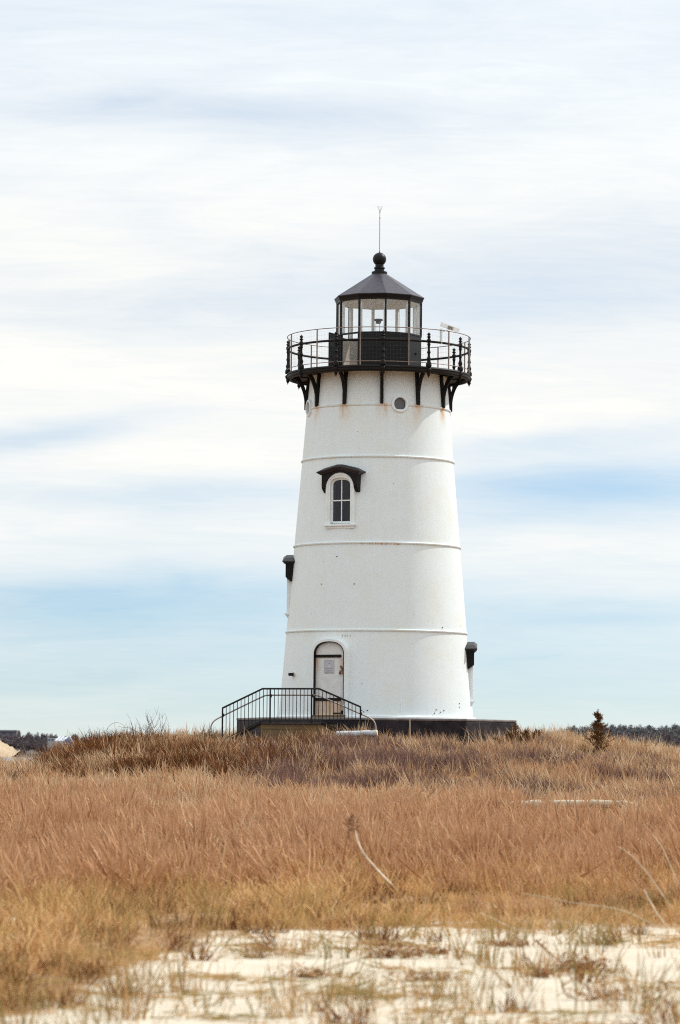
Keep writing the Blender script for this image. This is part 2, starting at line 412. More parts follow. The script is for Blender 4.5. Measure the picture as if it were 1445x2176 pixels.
def vnoise(x, y, s, seed):
    """smooth value noise in numpy"""
    r = np.random.RandomState(seed); T = r.rand(256, 256)
    X, Y_ = np.asarray(x) * s + 1000, np.asarray(y) * s + 1000
    xi, yi = np.floor(X).astype(int), np.floor(Y_).astype(int); fx, fy = X - xi, Y_ - yi
    fx = fx * fx * (3 - 2 * fx); fy = fy * fy * (3 - 2 * fy)
    a, b, c, d = T[xi % 256, yi % 256], T[(xi + 1) % 256, yi % 256], T[xi % 256, (yi + 1) % 256], T[(xi + 1) % 256, (yi + 1) % 256]
    return (a * (1 - fx) + b * fx) * (1 - fy) + (c * (1 - fx) + d * fx) * fy
def fbm(x, y, s, seed): return 0.55 * vnoise(x, y, s, seed) + 0.3 * vnoise(x, y, s * 2.1, seed + 1) + 0.15 * vnoise(x, y, s * 4.3, seed + 2)
def sandiness(x, y):
    """1 on the bare sand at the front, 0 under the grass"""
    u = x / np.maximum(y, 5)                      # lateral angle, only used to slant the edge of the blow-out
    edge = np.interp(x, [-4, -2.6, -1.9, -1.5, -1.0, 0, 1.2, 2.5, 4], [16.4, 17.8, 19.8, 23.4, 27.3, 29.3, 29.4, 28.6, 28.4])
    e = edge + (fbm(x, y, 1.3, 3) - 0.5) * 3.4
    s_ = sstep(2.6, -2.0, y - e) * (.74 + .26 * sstep(.30, .46, fbm(x, y, 1.9, 27)))
    patch = .9 * np.exp(-(((x + 2.85) / .45) ** 2 + ((y - 29.9) / .8) ** 2)) + .8 * np.exp(-(((x + 2.65) / .22) ** 2 + ((y - 27.4) / .7) ** 2))
    patch = patch + .55 * sstep(.52, .64, fbm(x, y, 2.2, 24)) * sstep(25, 21, y) * sstep(-.8, -1.3, x)
    return np.clip(np.maximum(s_, patch), 0, 1)

def ground_mat():
    m_, t, b = newmat('sand_and_soil')
    tc = t.n('ShaderNodeTexCoord').outputs['Object']
    at_ = t.n('ShaderNodeAttribute'); at_.attribute_name = 'sand'
    nz = t.noise(tc, 2.2, 5, 0.6); fn = t.noise(tc, 60, 4, 0.7); md = t.noise(tc, 11, 5, 0.65)
    sand = t.mix(t.mr(nz, 0.3, 0.7), (0.55, 0.475, 0.365), (0.62, 0.55, 0.44))
    sand = t.mix(t.m('MULTIPLY', t.mr(fn, 0.5, 0.8), 0.35), sand, (0.46, 0.37, 0.26))
    sand = t.mix(t.m('MULTIPLY', t.mr(md, 0.60, 0.76), 0.35), sand, (0.42, 0.31, 0.20))
    soil = t.mix(t.mr(md, 0.3, 0.7), (0.20, 0.105, 0.052), (0.42, 0.27, 0.15))
    md2 = t.noise(tc, 27, 5, 0.7)
    f = t.mr(t.add(at_.outputs['Fac'], t.m('MULTIPLY', t.m('SUBTRACT', md, 0.5), 1.1), t.m('MULTIPLY', t.m('SUBTRACT', md2, 0.5), 1.3)), 0.22, 0.62)
    t.put(b.inputs['Base Color'], t.mix(f, soil, sand)); b.inputs['Roughness'].default_value = 0.95; b.inputs['Specular IOR Level'].default_value = 0.15
    bp = t.n('ShaderNodeBump'); bp.inputs['Strength'].default_value = 0.6; bp.inputs['Distance'].default_value = 0.02
    t.put(bp.inputs['Height'], t.add(md, t.m('MULTIPLY', fn, 0.25))); t.put(b.inputs['Normal'], bp.outputs[0])
    return m_
ys = np.concatenate([np.linspace(-60, 12, 12)[:-1], np.linspace(12, 36, 190)[:-1], np.linspace(36, 70, 110)[:-1], np.linspace(70, 120, 130)[:-1], np.linspace(120, 155, 16)])
ss = np.linspace(-1, 1, 141)
S, Yg = np.meshgrid(ss, ys)
hw = 3.0 + np.abs(Yg) * 0.16
Xg = S * hw + np.sign(S) * np.abs(S) ** 9 * (150 - hw)
Zg = height(Xg, Yg)
nv = len(ss)
fa = [(i * nv + j, i * nv + j + 1, (i + 1) * nv + j + 1, (i + 1) * nv + j) for i in range(len(ys) - 1) for j in range(nv - 1)]
me = bpy.data.meshes.new('ground'); me.from_pydata(np.stack([Xg, Yg, Zg], -1).reshape(-1, 3).tolist(), [], fa)
me.polygons.foreach_set('use_smooth', [True] * len(me.polygons))
a_ = me.attributes.new('sand', 'FLOAT', 'POINT'); a_.data.foreach_set('value', sandiness(Xg, Yg).reshape(-1).astype(np.float32))
me.materials.append(ground_mat())
go = bpy.data.objects.new('ground', me); COL.objects.link(go); tag(go, kind='structure')

# water and the far shores
def water_mat():
    m_, t, b = newmat('sea_water')
    b.inputs['Base Color'].default_value = (0.03, 0.05, 0.065, 1); b.inputs['Roughness'].default_value = 0.12
    tc = t.n('ShaderNodeTexCoord').outputs['Object']
    bp = t.n('ShaderNodeBump'); bp.inputs['Strength'].default_value = 0.4; bp.inputs['Distance'].default_value = 0.3
    t.put(bp.inputs['Height'], t.noise(t.scale(tc, (1, 2.5, 1)), 0.6, 5)); t.put(b.inputs['Normal'], bp.outputs[0])
    return m_
MB().quadstrip([[(-9000, -3000, 0), (9000, -3000, 0)], [(-9000, 9000, 0), (9000, 9000, 0)]], close=False).build('water', water_mat(), kind='structure')

M_farsoil = plain('far_scrub_soil', (0.085, 0.065, 0.06), 0.95, 0.35, 0.05, c2=(0.13, 0.10, 0.085))
M_bluff = plain('bluff_sand', (0.44, 0.32, 0.20), 0.95, 0.15, 0.2, c2=(0.50, 0.38, 0.25))
def land(name, xs, yr, zf, m_):
    rows = []
    for y in yr: rows.append([(x, y, zf(x, y)) for x in xs])
    return MB().quadstrip(rows, close=False).build(name, m_, smooth=60, kind='structure')
LY, RY = 1100.0, 1500.0
def lz(px, py, Y): return at(px, py, Y).z
LXT = [at(p, 1570, LY).x for p in (-900, -150, 0, 90, 150, 200, 260, 420, 900)]
LZT = [6.0, 9.2, lz(0, 1572, LY), lz(90, 1574, LY), lz(150, 1579, LY), lz(200, 1587, LY), lz(260, 1593, LY), 0.5, -1]
def zleft(x, y):
    c = float(np.interp(x, LXT, LZT)) + 0.25 * sin(x * 0.21) + 0.2 * sin(x * 0.53 + y * 0.1)
    return -1 + (c + 1) * float(sstep(LY - 45, LY, y)) * float(sstep(LY + 220, LY + 60, y))
land('far_hill', np.linspace(LXT[0], LXT[-1], 130), np.linspace(LY - 60, LY + 230, 40), zleft, M_farsoil)
RXT = [at(p, 1560, RY).x for p in (900, 1150, 1200, 1260, 1360, 1445, 1800, 2800)]
RZT = [-1, 1.0, lz(1200, 1565, RY), lz(1260, 1563, RY), lz(1360, 1562, RY), lz(1445, 1566, RY), 8, 6]
def zright(x, y):
    c = float(np.interp(x, RXT, RZT)) + 0.3 * sin(x * 0.13)
    return -1 + (c + 1) * float(sstep(RY - 70, RY, y)) * float(sstep(RY + 300, RY + 80, y))
land('far_shore', np.linspace(RXT[0], RXT[-1], 120), np.linspace(RY - 90, RY + 310, 36), zright, M_farsoil)
# bare sand bluff in front of the left hill
bx = [at(p, 1580, LY).x for p in (-60, 4, 18, 30, 46, 62)]
bzt = [lz(0, 1573, LY - 40), lz(0, 1574, LY - 40), lz(15, 1573, LY - 40), lz(30, 1584, LY - 40), lz(44, 1592, LY - 40), lz(60, 1597, LY - 40)]
def zbl(x, y):
    c = float(np.interp(x, bx, bzt)); k = (y - (LY - 66)) / 40.0
    return -0.8 + (c + 0.8) * min(1, max(0, k)) ** 0.7 + (0.25 * sin(x * 1.3) + 0.3 * sin(x * 2.9 + y * .2)) * k
land('sand_bluff', np.linspace(bx[0] - 30, bx[-1], 60), np.linspace(LY - 66, LY - 22, 14), zbl, M_bluff)

# ------------------------------------------------------------------ the lighthouse
D = 100.0
def axpx(y): return 806.2 - (y - 550) * 0.0076
XT = at(axpx(1345), 1345, D).x
PLZ = at(axpx(1528), 1528, D).z                 # top of the plinth
def Z(y): return at(axpx(y), y, D).z - PLZ       # height above the plinth of something seen at row y, at the axis distance
PX = D / F * 1.0
ZB = [Z(1345.6), Z(1163.7), Z(983), Z(874)]
ZB = [ZB[0], ZB[1], ZB[2], ZB[3]]
ZFOOT = ZB[3]; ZDECK = Z(809)
RB = 206.5 * PX; SL = (206.5 - 151.5) * PX / (Z(865) - Z(1528))
def R(z): return RB - SL * z
ZB = [ZB[0], ZB[1], ZB[2], ZB[3]]
ZW = [Z(1016) - 1.50, Z(1196) - 1.50, Z(1378) - 1.50]     # bottoms of the three window openings
ZB_RUN = ZB
_zb = ZB; ZB = [_zb[0], _zb[1], _zb[2], _zb[3]]
WAZ = [rad(-27.5), rad(-93), rad(88)]
DAZ = rad(-28.7)
PAZ = [rad(16.4), rad(-74), rad(106)]
ZP = Z(873)
M_tower = tower_mat()
LH = empty('lighthouse', (XT, D, PLZ), label='white conical iron lighthouse with black gallery and lantern on dark stone plinth', cat='lighthouse')

def adiff(a, b): return abs((a - b + pi) % (2 * pi) - pi)
def holes(a, z):
    if adiff(a, DAZ) < rad(9.9) and z < 2.16: return True
    for wa, wz in zip(WAZ, ZW):
        if adiff(a, wa) * R(wz) < 0.34 and wz - 0.02 < z < wz + 1.30: return True
    for pa in PAZ:
        if (adiff(a, pa) * R(ZP)) ** 2 + (z - ZP) ** 2 < 0.19 ** 2: return True
    return False
edges = [0.0] + ZB + [Z(803)]
NSEG = 240
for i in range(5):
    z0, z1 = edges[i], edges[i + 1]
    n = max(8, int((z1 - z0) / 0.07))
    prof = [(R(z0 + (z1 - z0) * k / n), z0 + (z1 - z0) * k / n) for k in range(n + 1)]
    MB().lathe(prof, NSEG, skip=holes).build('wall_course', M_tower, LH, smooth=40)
# thin inner skin, coloured dark to stand in for the shade inside the openings
M_inside = plain('unlit_inside_dark', (0.10, 0.095, 0.09), 0.9, 0.2, 3)
MB().lathe([(R(0.0) - 0.45, 0.02), (R(ZB[3]) - 0.45, ZB[3]), (R(Z(805)) - 0.45, Z(805))], 48, skip=None).build('dark_inner_skin', M_inside, LH, smooth=40)
for i in range(4):
    z = ZB[i]; r = R(z)
    MB().lathe([(r - 0.02, z - 0.035), (r + 0.028, z - 0.030), (r + 0.040, z - 0.008), (r + 0.040, z + 0.012), (r + 0.028, z + 0.026), (r - 0.02, z + 0.030)], 180, skip=(lambda a, zq: any(adiff(a, pa) * r < 0.235 for pa in PAZ)) if i == 3 else None).build('seam_band', M_tower, LH, smooth=30)
MB().lathe([(RB - 0.03, 0.085), (RB + 0.012, 0.080), (RB + 0.07, 0.055), (RB + 0.075, 0.0), (RB - 0.03, 0.0)], 160).build('base_flange', M_white2, LH, smooth=30)

# plinth: octagon with a thin paler coping
A0P = rad(38)
def octo(r, z): return [(r * sin(A0P + k * pi / 4), -r * cos(A0P + k * pi / 4), z) for k in range(8)]
RPL = 4.19
pl_o = MB().quadstrip([octo(RPL, -1.5), octo(RPL, -0.075)], caps=True).build('plinth', M_stone, LH)
bevel(pl_o, 0.03, 3)
bevel(MB().quadstrip([octo(RPL + 0.015, -0.075), octo(RPL + 0.015, -0.001)], caps=True).build('coping', M_coping, pl_o), 0.03, 3)

# vertical joint ridges and bolt heads near the foot of the wall
def surf(a, z, v=0.0):
    r = R(z) + v; return Vector((r * sin(a), -r * cos(a), z))
MB().tube([surf(rad(14.2), 0.10, 0.0), surf(rad(14.2), 0.52, 0.0)], 0.02, 8).build('joint_ridge', M_white2, LH)
M_bolt = plain('bolt', (0.10, 0.085, 0.08), 0.6)
for (px, py) in ((918, 1516), (922, 1508), (931, 1513), (938, 1509), (972, 1494), (972, 1502), (936, 1335), (767, 1511), (771, 1514), (779, 1511), (752, 1246), (684, 1246), (716, 1188)):
    a = math.asin(max(-1, min(1, (px - axpx(py)) * PX / R(Z(py))))); z = Z(py + (1594 - py) * R(Z(py)) / D * cos(a) * 0.0 + 10 * (1594 - py) / 900 * cos(a))
    p = surf(a, z); MB().lathe([(0.001, 0.012), (0.018, 0.008), (0.024, 0.0), (0.024, -0.01)], 8, c=(p.x, p.y, p.z)).build('bolt_head', M_bolt, LH)
# stub pipe left of the door, and the cast plate over it
a = rad(-60.5); z = Z(1437)
st = MB().tube([surf(a, z, -0.03), surf(a, z, 0.17)], 0.045, 12).build('vent_pipe', M_black, LH, smooth=40)
ring_c = surf(a, z, 0.0)
MB().tube([surf(a, z, -0.02), surf(a, z, 0.03)], 0.075, 14).build('flange', plain('stained_white', (0.55, 0.50, 0.46), 0.7, 0.2, 20), st)
M_mark = plain('faded_mark', (0.50, 0.50, 0.50), 0.7)
for k, u in enumerate((-0.12, -0.04, 0.03, 0.12)):
    a2 = rad(-19.6) + u / R(2.4); p = surf(a2, Z(1357.5), 0.0)
    MB().box((0, 0, 0), (0.028, 0.02, 0.06), Matrix.Translation(p) @ Matrix.Rotation(a2, 4, 'Z')).build('cast_mark', M_mark, LH)

# --- outlines
def arch(hw_, z0, zs, zt, n=14, p=2.0):
    """open outline from bottom left over the arch to bottom right"""
    L = [(-hw_, z0), (-hw_, zs)]
    for k in range(1, n):
        t_ = pi - pi * k / n
        c_, s_ = cos(t_), sin(t_)
        L.append((hw_ * math.copysign(abs(c_) ** (2 / p), c_), zs + (zt - zs) * abs(s_) ** (2 / p)))
    return L + [(hw_, zs), (hw_, z0)]
def arch_z(L, u):
    us = [p[0] for p in L[1:-1]]; zs = [p[1] for p in L[1:-1]]
    return float(np.interp(u, us, zs))

# --- door
VD = RB + 0.035
casing_o = arch(0.535, 0.07, 1.87, 2.285, 18, 2.3)
casing_i = arch(0.455, 0.07, 1.83, 2.205, 18, 2.3)
lip_o = arch(0.530, 0.07, 1.868, 2.280, 18, 2.3); lip_i = arch(0.450, 0.07, 1.83, 2.200, 18, 2.3)
cas_w = arch(0.535, 0.0, 1.87, 2.285, 18, 2.3)
door = MB().prism(arch(0.462, 0.05, 1.835, 2.212, 18, 2.3), VD - 0.14, VD - 0.085).build('door', M_door, LH)
door.rotation_euler.z = DAZ; door.scale.x = 1.07
dcas = MB().band(casing_o, casing_i, RB - 0.34, VD + 0.005).build('door_casing', M_white2, door)
gasket_o = arch(0.470, 0.07, 1.838, 2.220, 18, 2.3); gasket_i = arch(0.447, 0.07, 1.825, 2.196, 18, 2.3)
MB().band(gasket_o, gasket_i, VD - 0.13, VD + 0.008).build('door_gasket', M_black, door)
MB().box((0, -(VD - 0.05), 0.04), (1.0, 0.2, 0.08)).build('threshold', M_tanwood, door)
def strap(z, u0, u1, hh=0.042):
    b_ = MB(); n = 8
    ol = [(u0, z - hh), (u1 - hh, z - hh)] + [(u1 - hh + hh * cos(-pi / 2 + pi * k / n), z + hh * sin(-pi / 2 + pi * k / n)) for k in range(1, n)] + [(u1 - hh, z + hh), (u0, z + hh)]
    b_.prism(ol, VD - 0.086, VD - 0.060)
    for u in np.linspace(u0 + 0.08, u1 - 0.06, 4): b_.box((u, -(VD - 0.055), z), (0.025, 0.012, 0.025))
    return b_.build('hinge_strap', M_black, door)
strap(Z(1405) + 0.07, -0.446, 0.355); strap(0.535, -0.446, 0.355)
hb = MB().box((0.27, -(VD - 0.07), 0.135), (0.32, 0.03, 0.035)); hb.box((0.40, -(VD - 0.062), 0.165), (0.085, 0.045, 0.10))
hb.build('bottom_bolt', M_black, door)
rusty = plain('rusty_iron', (0.16, 0.06, 0.03), 0.8, 0.5, 30, c2=(0.30, 0.12, 0.05))
hs = MB().box((0.37, -(VD - 0.07), 1.36), (0.15, 0.02, 0.035)); hs.box((0.32, -(VD - 0.06), 1.295), (0.05, 0.04, 0.06)); hs.box((0.41, -(VD - 0.06), 1.30), (0.045, 0.04, 0.05))
hs.box((0, 0, 0), (0.05, 0.03, 0.13), Matrix.Translation((0.365, -(VD - 0.068), 1.45)) @ Matrix.Rotation(rad(-30), 4, 'Y'))
hs.build('hasp', rusty, door)
# the weathered notice: a grey sheet with a small lighthouse drawing and blurred lines of print
M_notice = plain('notice_sheet', (0.47, 0.47, 0.50), 0.6, 0.06, 20); M_print = plain('notice_print', (0.27, 0.26, 0.28), 0.7, 0.2, 60); M_pale = plain('notice_pale', (0.62, 0.61, 0.63), 0.7)
nt = MB(); nz0, nzh = 1.285, 0.40; vn = -(VD - 0.082)
nt.box((-0.03, vn, nz0 + nzh / 2), (0.32, 0.006, nzh))
nt.cur = 1; rr = random.Random(3)
for (zc, wd, n) in ((0.385, 0.20, 7), (0.155, 0.26, 10), (0.140, 0.22, 9), (0.085, 0.20, 8), (0.065, 0.16, 6), (0.03, 0.26, 10), (0.015, 0.22, 8)):
    x = -0.03 - wd / 2
    for k in range(n):
        ww = wd / n * rr.uniform(0.45, 0.9); nt.box((x + ww / 2, vn - 0.004, nz0 + zc), (ww, 0.002, 0.010)); x += wd / n
nt.box((-0.022, vn - 0.004, nz0 + 0.295), (0.03, 0.002, 0.03)); nt.box((-0.022, vn - 0.004, nz0 + 0.275), (0.055, 0.002, 0.012))
nt.cur = 2; nt.prism([(-0.05, nz0 + 0.175), (0.006, nz0 + 0.175), (-0.008, nz0 + 0.268), (-0.036, nz0 + 0.268)], -vn + 0.003, -vn + 0.005)
nt.build('notice', [M_notice, M_print, M_pale], door, label='grey weathered notice with a small lighthouse drawing and faint print')

# --- windows with hoods
M_sash = M_white2; M_guard = plain('guard_bars', (0.12, 0.12, 0.16), 0.6)
def window(az, zb, label):
    v0 = R(zb) - 0.03; vf = v0 + 0.105
    wo = arch(0.455, -0.05, 1.03, 1.47, 18, 2.0); wi = arch(0.335, -0.05, 1.13, 1.335, 18, 2.4)
    wroot = MB().band([(u, z + zb) for u, z in wo], [(u, z + zb) for u, z in wi], v0 - 0.35, vf - 0.07).build('window', M_white2, LH, label=label)
    wroot.rotation_euler.z = az
    # outer moulding of the casing
    wo2 = arch(0.465, -0.05, 1.03, 1.478, 18, 2.0); wi2 = arch(0.40, -0.05, 1.07, 1.41, 18, 2.1)
    MB().band([(u, z + zb) for u, z in wo2], [(u, z + zb) for u, z in wi2], v0 - 0.02, vf - 0.05).build('moulding', M_white2, wroot)
    # sash frame and the bars
    so = arch(0.335, 0.0, 1.13, 1.335, 18, 2.4); si = arch(0.285, 0.055, 1.10, 1.275, 18, 2.6)
    fr = MB().band([(u, z + zb) for u, z in so], [(u, z + zb) for u, z in si], v0 - 0.10, v0 - 0.055)
    fr.box((0, -(v0 - 0.078), zb + 0.0275), (0.57, 0.045, 0.055))
    fr.build('sash', M_sash, wroot)
    MB().box((0, -(v0 - 0.068), zb + 0.665), (0.58, 0.035, 0.035)).build('meeting_rail', M_sash, wroot)
    zt_ = zb + arch_z(si, 0.0)
    MB().box((0, -(v0 - 0.074), zb + 0.36), (0.026, 0.028, 0.58)).build('glazing_bar', M_sash, wroot)
    MB().box((0, -(v0 - 0.074), (zt_ + zb + 0.68) / 2), (0.026, 0.028, zt_ - zb - 0.68)).build('glazing_bar', M_sash, wroot)
    for sgn in (-1, 1):
        lo = sorted((sgn * 0.013, sgn * 0.286))
        MB().box(((lo[0] + lo[1]) / 2, -(v0 - 0.088), zb + 0.352), (0.273, 0.004, 0.594)).build('pane', M_wglass, wroot)
        us = np.linspace(lo[0], lo[1], 8)
        ol = [(u, zb + 0.682) for u in us] + [(u, zb + arch_z(si, u) + 0.004) for u in us[::-1]]
        MB().prism(ol, v0 - 0.090, v0 - 0.086).build('pane', M_wglass, wroot)
    for k in range(7):
        u = -0.24 + k * 0.08; MB().box((u, -(v0 - 0.15), zb + 0.60), (0.022, 0.012, 1.2)).build('guard_bar', M_guard, wroot)
    # sill
    sl = MB().box((0, -(v0 - 0.07), zb - 0.062), (1.04, 0.36, 0.06)); sl.box((0, -(v0 - 0.09), zb - 0.125), (0.93, 0.30, 0.07))
    bevel(sl.build('sill', M_white2, wroot), 0.008)
    # hood: front board cut to the arch, with two tapering cheeks and a small hipped roof
    z_tip, z_apex = zb + 1.50, zb + 1.655
    rt = R(zb + 1.6) - 0.25
    vd = v0 + 0.092
    ar = [(u * 1.02, z + zb + 0.006) for u, z in arch(0.462, 1.02, 1.03, 1.478, 18, 2.0)]
    board = [(-0.585, zb + 1.06), ] + ar[0:] + [(0.585, zb + 1.06), (0.585, z_tip - 0.08), (0.10, z_apex - 0.05), (-0.10, z_apex - 0.05), (-0.585, z_tip - 0.08)]
    hood = MB().prism(board, rt, vd).build('hood', M_black, wroot)
    for sg in (-1, 1):      # cheeks taper back to the wall
        q = [(vd, zb + 1.06), (vd - 0.03, zb + 1.00), (R(zb + 0.9) - 0.02, zb + 0.90), (rt, zb + 0.90), (rt, zb + 1.06)]
        ring0 = [(sg * 0.475, -v, z) for v, z in q]; ring1 = [(sg * 0.585, -v, z) for v, z in q]
        MB().quadstrip([ring0, ring1], caps=True).build('hood_bracket', M_black, hood)
    ro = MB()
    eave = [(-0.72, z_tip - 0.005), (-0.10, z_apex - 0.03), (0.10, z_apex - 0.03), (0.72, z_tip - 0.005)]
    e_out = [(u, -(vd + 0.09), z_tip - 0.005 if abs(u) > .5 else z_tip + 0.08) for u, z in eave]
    e_low = [(u * 0.86, -(vd + 0.01), z_tip - 0.085 if abs(u) > .5 else z_tip + 0.02) for u, z in eave]
    # sloping top faces
    top_in = [(-0.60, -rt, z_apex - 0.03), (-0.10, -rt, z_apex + 0.02), (0.10, -rt, z_apex + 0.02), (0.60, -rt, z_apex - 0.03)]
    top_f = [(-0.56, -(vd - 0.05), z_tip + 0.09), (-0.10, -(vd - 0.05), z_apex + 0.02), (0.10, -(vd - 0.05), z_apex + 0.02), (0.56, -(vd - 0.05), z_tip + 0.09)]
    e_out = [(-0.72, -(vd + 0.09), z_tip), (-0.10, -(vd + 0.09), z_apex - 0.005), (0.10, -(vd + 0.09), z_apex - 0.005), (0.72, -(vd + 0.09), z_tip)]
    e_bot = [(-0.72, -(vd + 0.09), z_tip - 0.02), (-0.10, -(vd + 0.09), z_apex - 0.03), (0.10, -(vd + 0.09), z_apex - 0.03), (0.72, -(vd + 0.09), z_tip - 0.02)]
    b_low = [(-0.60, -(vd + 0.02), z_tip - 0.09), (-0.10, -(vd + 0.02), z_apex - 0.12), (0.10, -(vd + 0.02), z_apex - 0.12), (0.60, -(vd + 0.02), z_tip - 0.09)]
    back_low = [(-0.60, -rt, z_tip - 0.09), (-0.10, -rt, z_apex - 0.12), (0.10, -rt, z_apex - 0.12), (0.60, -rt, z_tip - 0.09)]
    sideL = [(-0.72, -rt, z_tip), (-0.72, -rt, z_tip - 0.02)]
    e_back = [(-0.72, -rt, z_tip), (-0.10, -rt, z_apex - 0.005), (0.10, -rt, z_apex - 0.005), (0.72, -rt, z_tip)]
    e_backb = [(u, y_, z - 0.022) for u, y_, z in e_back]
    ro.quadstrip([top_in, e_back], close=False) if False else None
    hip = [(-0.50, -(vd + 0.0), z_tip + 0.115), (-0.08, -(vd + 0.0), z_apex + 0.06), (0.08, -(vd + 0.0), z_apex + 0.06), (0.50, -(vd + 0.0), z_tip + 0.115)]
    hipb = [(u, -rt, z) for u, y_, z in hip]
    L1 = [e_backb[0], (e_bot[0]), ]
    ro.quadstrip([b_low, e_bot, e_out, hip, hipb], close=False)
    for s_ in (0, 3):
        bk = e_back[s_]; bkb = e_backb[s_]
        k = len(ro.v); ro.v += [e_out[s_], bk, hipb[s_], hip[s_], e_bot[s_], bkb, b_low[s_], (b_low[s_][0], -rt, b_low[s_][2])]
        ro.f += [(k, k + 1, k + 2, k + 3), (k, k + 4, k + 5, k + 1), (k + 4, k + 6, k + 7, k + 5)]; ro.mi += [0, 0, 0]
    ro.build('hood_roof', M_hoodroof, hood)
    return wroot
window(WAZ[0], ZW[0], 'front window with four dark panes under a black hood')
window(WAZ[1], ZW[1], 'side window seen edge on below the middle seam')
window(WAZ[2], ZW[2], 'low side window seen edge on near the foot of the tower')

# --- portholes
def porthole(az):
    r = R(ZP); b_ = MB()
    def ringy(prof):          # revolve round the outward axis
        n = 36; rings = []
        for (q, v) in prof: rings.append([(q * cos(2 * pi * k / n), -v, ZP + q * sin(2 * pi * k / n)) for k in range(n)])
        return rings
    o = MB().quadstrip(ringy([(0.19, r - 0.20), (0.19, r + 0.06), (0.225, r + 0.07), (0.255, r + 0.055), (0.26, r - 0.06)])).build('porthole', M_white2, LH, smooth=40)
    o.rotation_euler.z = az
    MB().quadstrip(ringy([(0.003, r - 0.045), (0.192, r - 0.045)]), caps=False).build('porthole_glass', plain('dusty_glass', (0.10, 0.095, 0.10), 0.25, 0.2, 20), o)
    return o
for pa in PAZ: porthole(pa)

# --- gallery
ZT = Z(797); RD = 2.765
deck = MB().lathe([(0.3, ZT), (RD - 0.03, ZT), (RD - 0.01, ZT - 0.02), (RD, ZT - 0.05), (RD - 0.02, ZT - 0.075), (RD - 0.02, ZT - 0.13), (RD - 0.05, ZT - 0.165), (RD - 0.14, ZT - 0.175), (RD - 0.16, ZT - 0.10), (R(ZT) - 0.02, ZT - 0.10), (0.3, ZT - 0.10)], 144, closed=True).build('gallery_deck', M_black, LH, smooth=30)
ZU = ZT - 0.102
A12 = [rad(2 + 30 * k) for k in range(12)]
# bracket built facing the camera side, then turned
rb0 = R(ZFOOT) ; zf0 = ZFOOT + 0.02; vr = RD - 0.12
bk = MB(); T2 = 0.035
n = 14
outer = []
for k in range(n + 1):
    t_ = pi / 2 * k / n
    outer.append((vr - (vr - rb0 - 0.075) * cos(t_), zf0 + 0.08 + (ZU - 0.03 - zf0 - 0.08) * sin(t_)))
inner_pts = []
for k in range(n + 1):
    f_ = k / n
    v_ = rb0 + 0.01 + f_ * f_ * 0.26 if f_ < 1 else rb0 + 0.27
    inner_pts.append((max(outer[k][0] - 0.08 - 0.06 * f_, R(outer[k][1]) + 0.045 if f_ < .5 else 0), min(ZU, outer[k][1] + 0.075 * f_)))
rg = []
for k in range(n + 1):
    (v1, z1), (v2, z2) = outer[k], inner_pts[k]
    rg.append([(-T2, -v1, z1), (T2, -v1, z1), (T2, -v2, z2), (-T2, -v2, z2)])
bk.quadstrip(rg, caps=True)
leg = [(R(zf0 - .01) - 0.03, zf0 - 0.01), (R(zf0) + 0.085, zf0 - 0.01), (R(zf0) + 0.085, zf0 + 0.3), (R(ZU) + 0.075, ZU), (R(ZU) - 0.03, ZU)]
bk.quadstrip([[(-0.048, -v, z) for v, z in leg], [(0.048, -v, z) for v, z in leg]], caps=True)
bk.box((0, -(R(ZU) + vr) / 2, ZU - 0.012), (0.10, vr - R(ZU) + 0.02, 0.035))
br = bevel(bk.build('bracket', M_black, LH), 0.008, 1); br.rotation_euler.z = A12[0]
for a in A12[1:]: spin(br, a)
# turned posts with finials, pendants below the deck
HP = Z(725) - ZT; RP = 2.72
prof = [(0.0, .0), (.080, .0), (.085, .03), (.082, .09), (.060, .135), (.048, .16), (.062, .20), (.066, .23), (.045, .27), (.034, .33), (.040, .38), (.058, .415), (.040, .45), (.033, .52), (.036, .60), (.055, .635), (.040, .66), (.048, .70), (.060, .735), (.060, .78), (.036, .80), (.034, .83), (.064, .855), (.040, .88), (.026, .895), (.050, .925), (.054, .94), (.034, .965), (.014, .975), (.016, .985), (.0, 1.0)]
po = MB().lathe([(r, z * HP) for r, z in prof], 14, c=(0, -RP, ZT)).build('rail_post', M_black, LH, smooth=50)
pd = MB().lathe([(.0, .0), (.06, -.01), (.085, -.05), (.07, -.10), (.045, -.15), (.055, -.19), (.03, -.23), (.015, -.26), (.0, -.31)], 12, c=(0, -RP, ZT - 0.03)).build('pendant', M_black, LH, smooth=50)
for o in (po, pd):
    o.rotation_euler.z = A12[0]
    for a in A12[1:]: spin(o, a)
def ring(Rr, z, r, n=120, s=8): return [(Rr + r * cos(2 * pi * k / s), z + r * sin(2 * pi * k / s)) for k in range(s)]
MB().lathe(ring(RP, Z(744.7), 0.034), 144, closed=True).build('main_rail', M_black, LH, smooth=60)
MB().lathe(ring(2.745, Z(719), 0.013), 144, closed=True).build('safety_rail', M_pipe, LH, smooth=60)
MB().lathe(ring(2.745, Z(789.5), 0.011), 144, closed=True).build('lower_rail', M_pipe, LH, smooth=60)
so_ = MB().tube([(0, -2.745, ZT), (0, -2.745, Z(719))], 0.020, 8).build('stanchion', M_pipe, LH, smooth=60)
so_.rotation_euler.z = rad(18)
for k in range(1, 12): spin(so_, rad(18 + 30 * k))
ms = MB()
for k in range(168):
    a = 2 * pi * k / 168; p = Vector((2.735 * sin(a), -2.735 * cos(a), 0))
    ms.tube([p + Vector((0, 0, Z(789.5))), p + Vector((0, 0, Z(724)))], 0.0011, 3, caps=False)
for k in range(9):
    z = Z(789.5) + (Z(724) - Z(789.5)) * k / 8; ms.lathe(ring(2.735, z, 0.0011, s=3), 120, closed=True)
ms.build('wire_mesh', plain('mesh_wire', (0.10, 0.10, 0.10), 0.6), LH, kind='stuff')

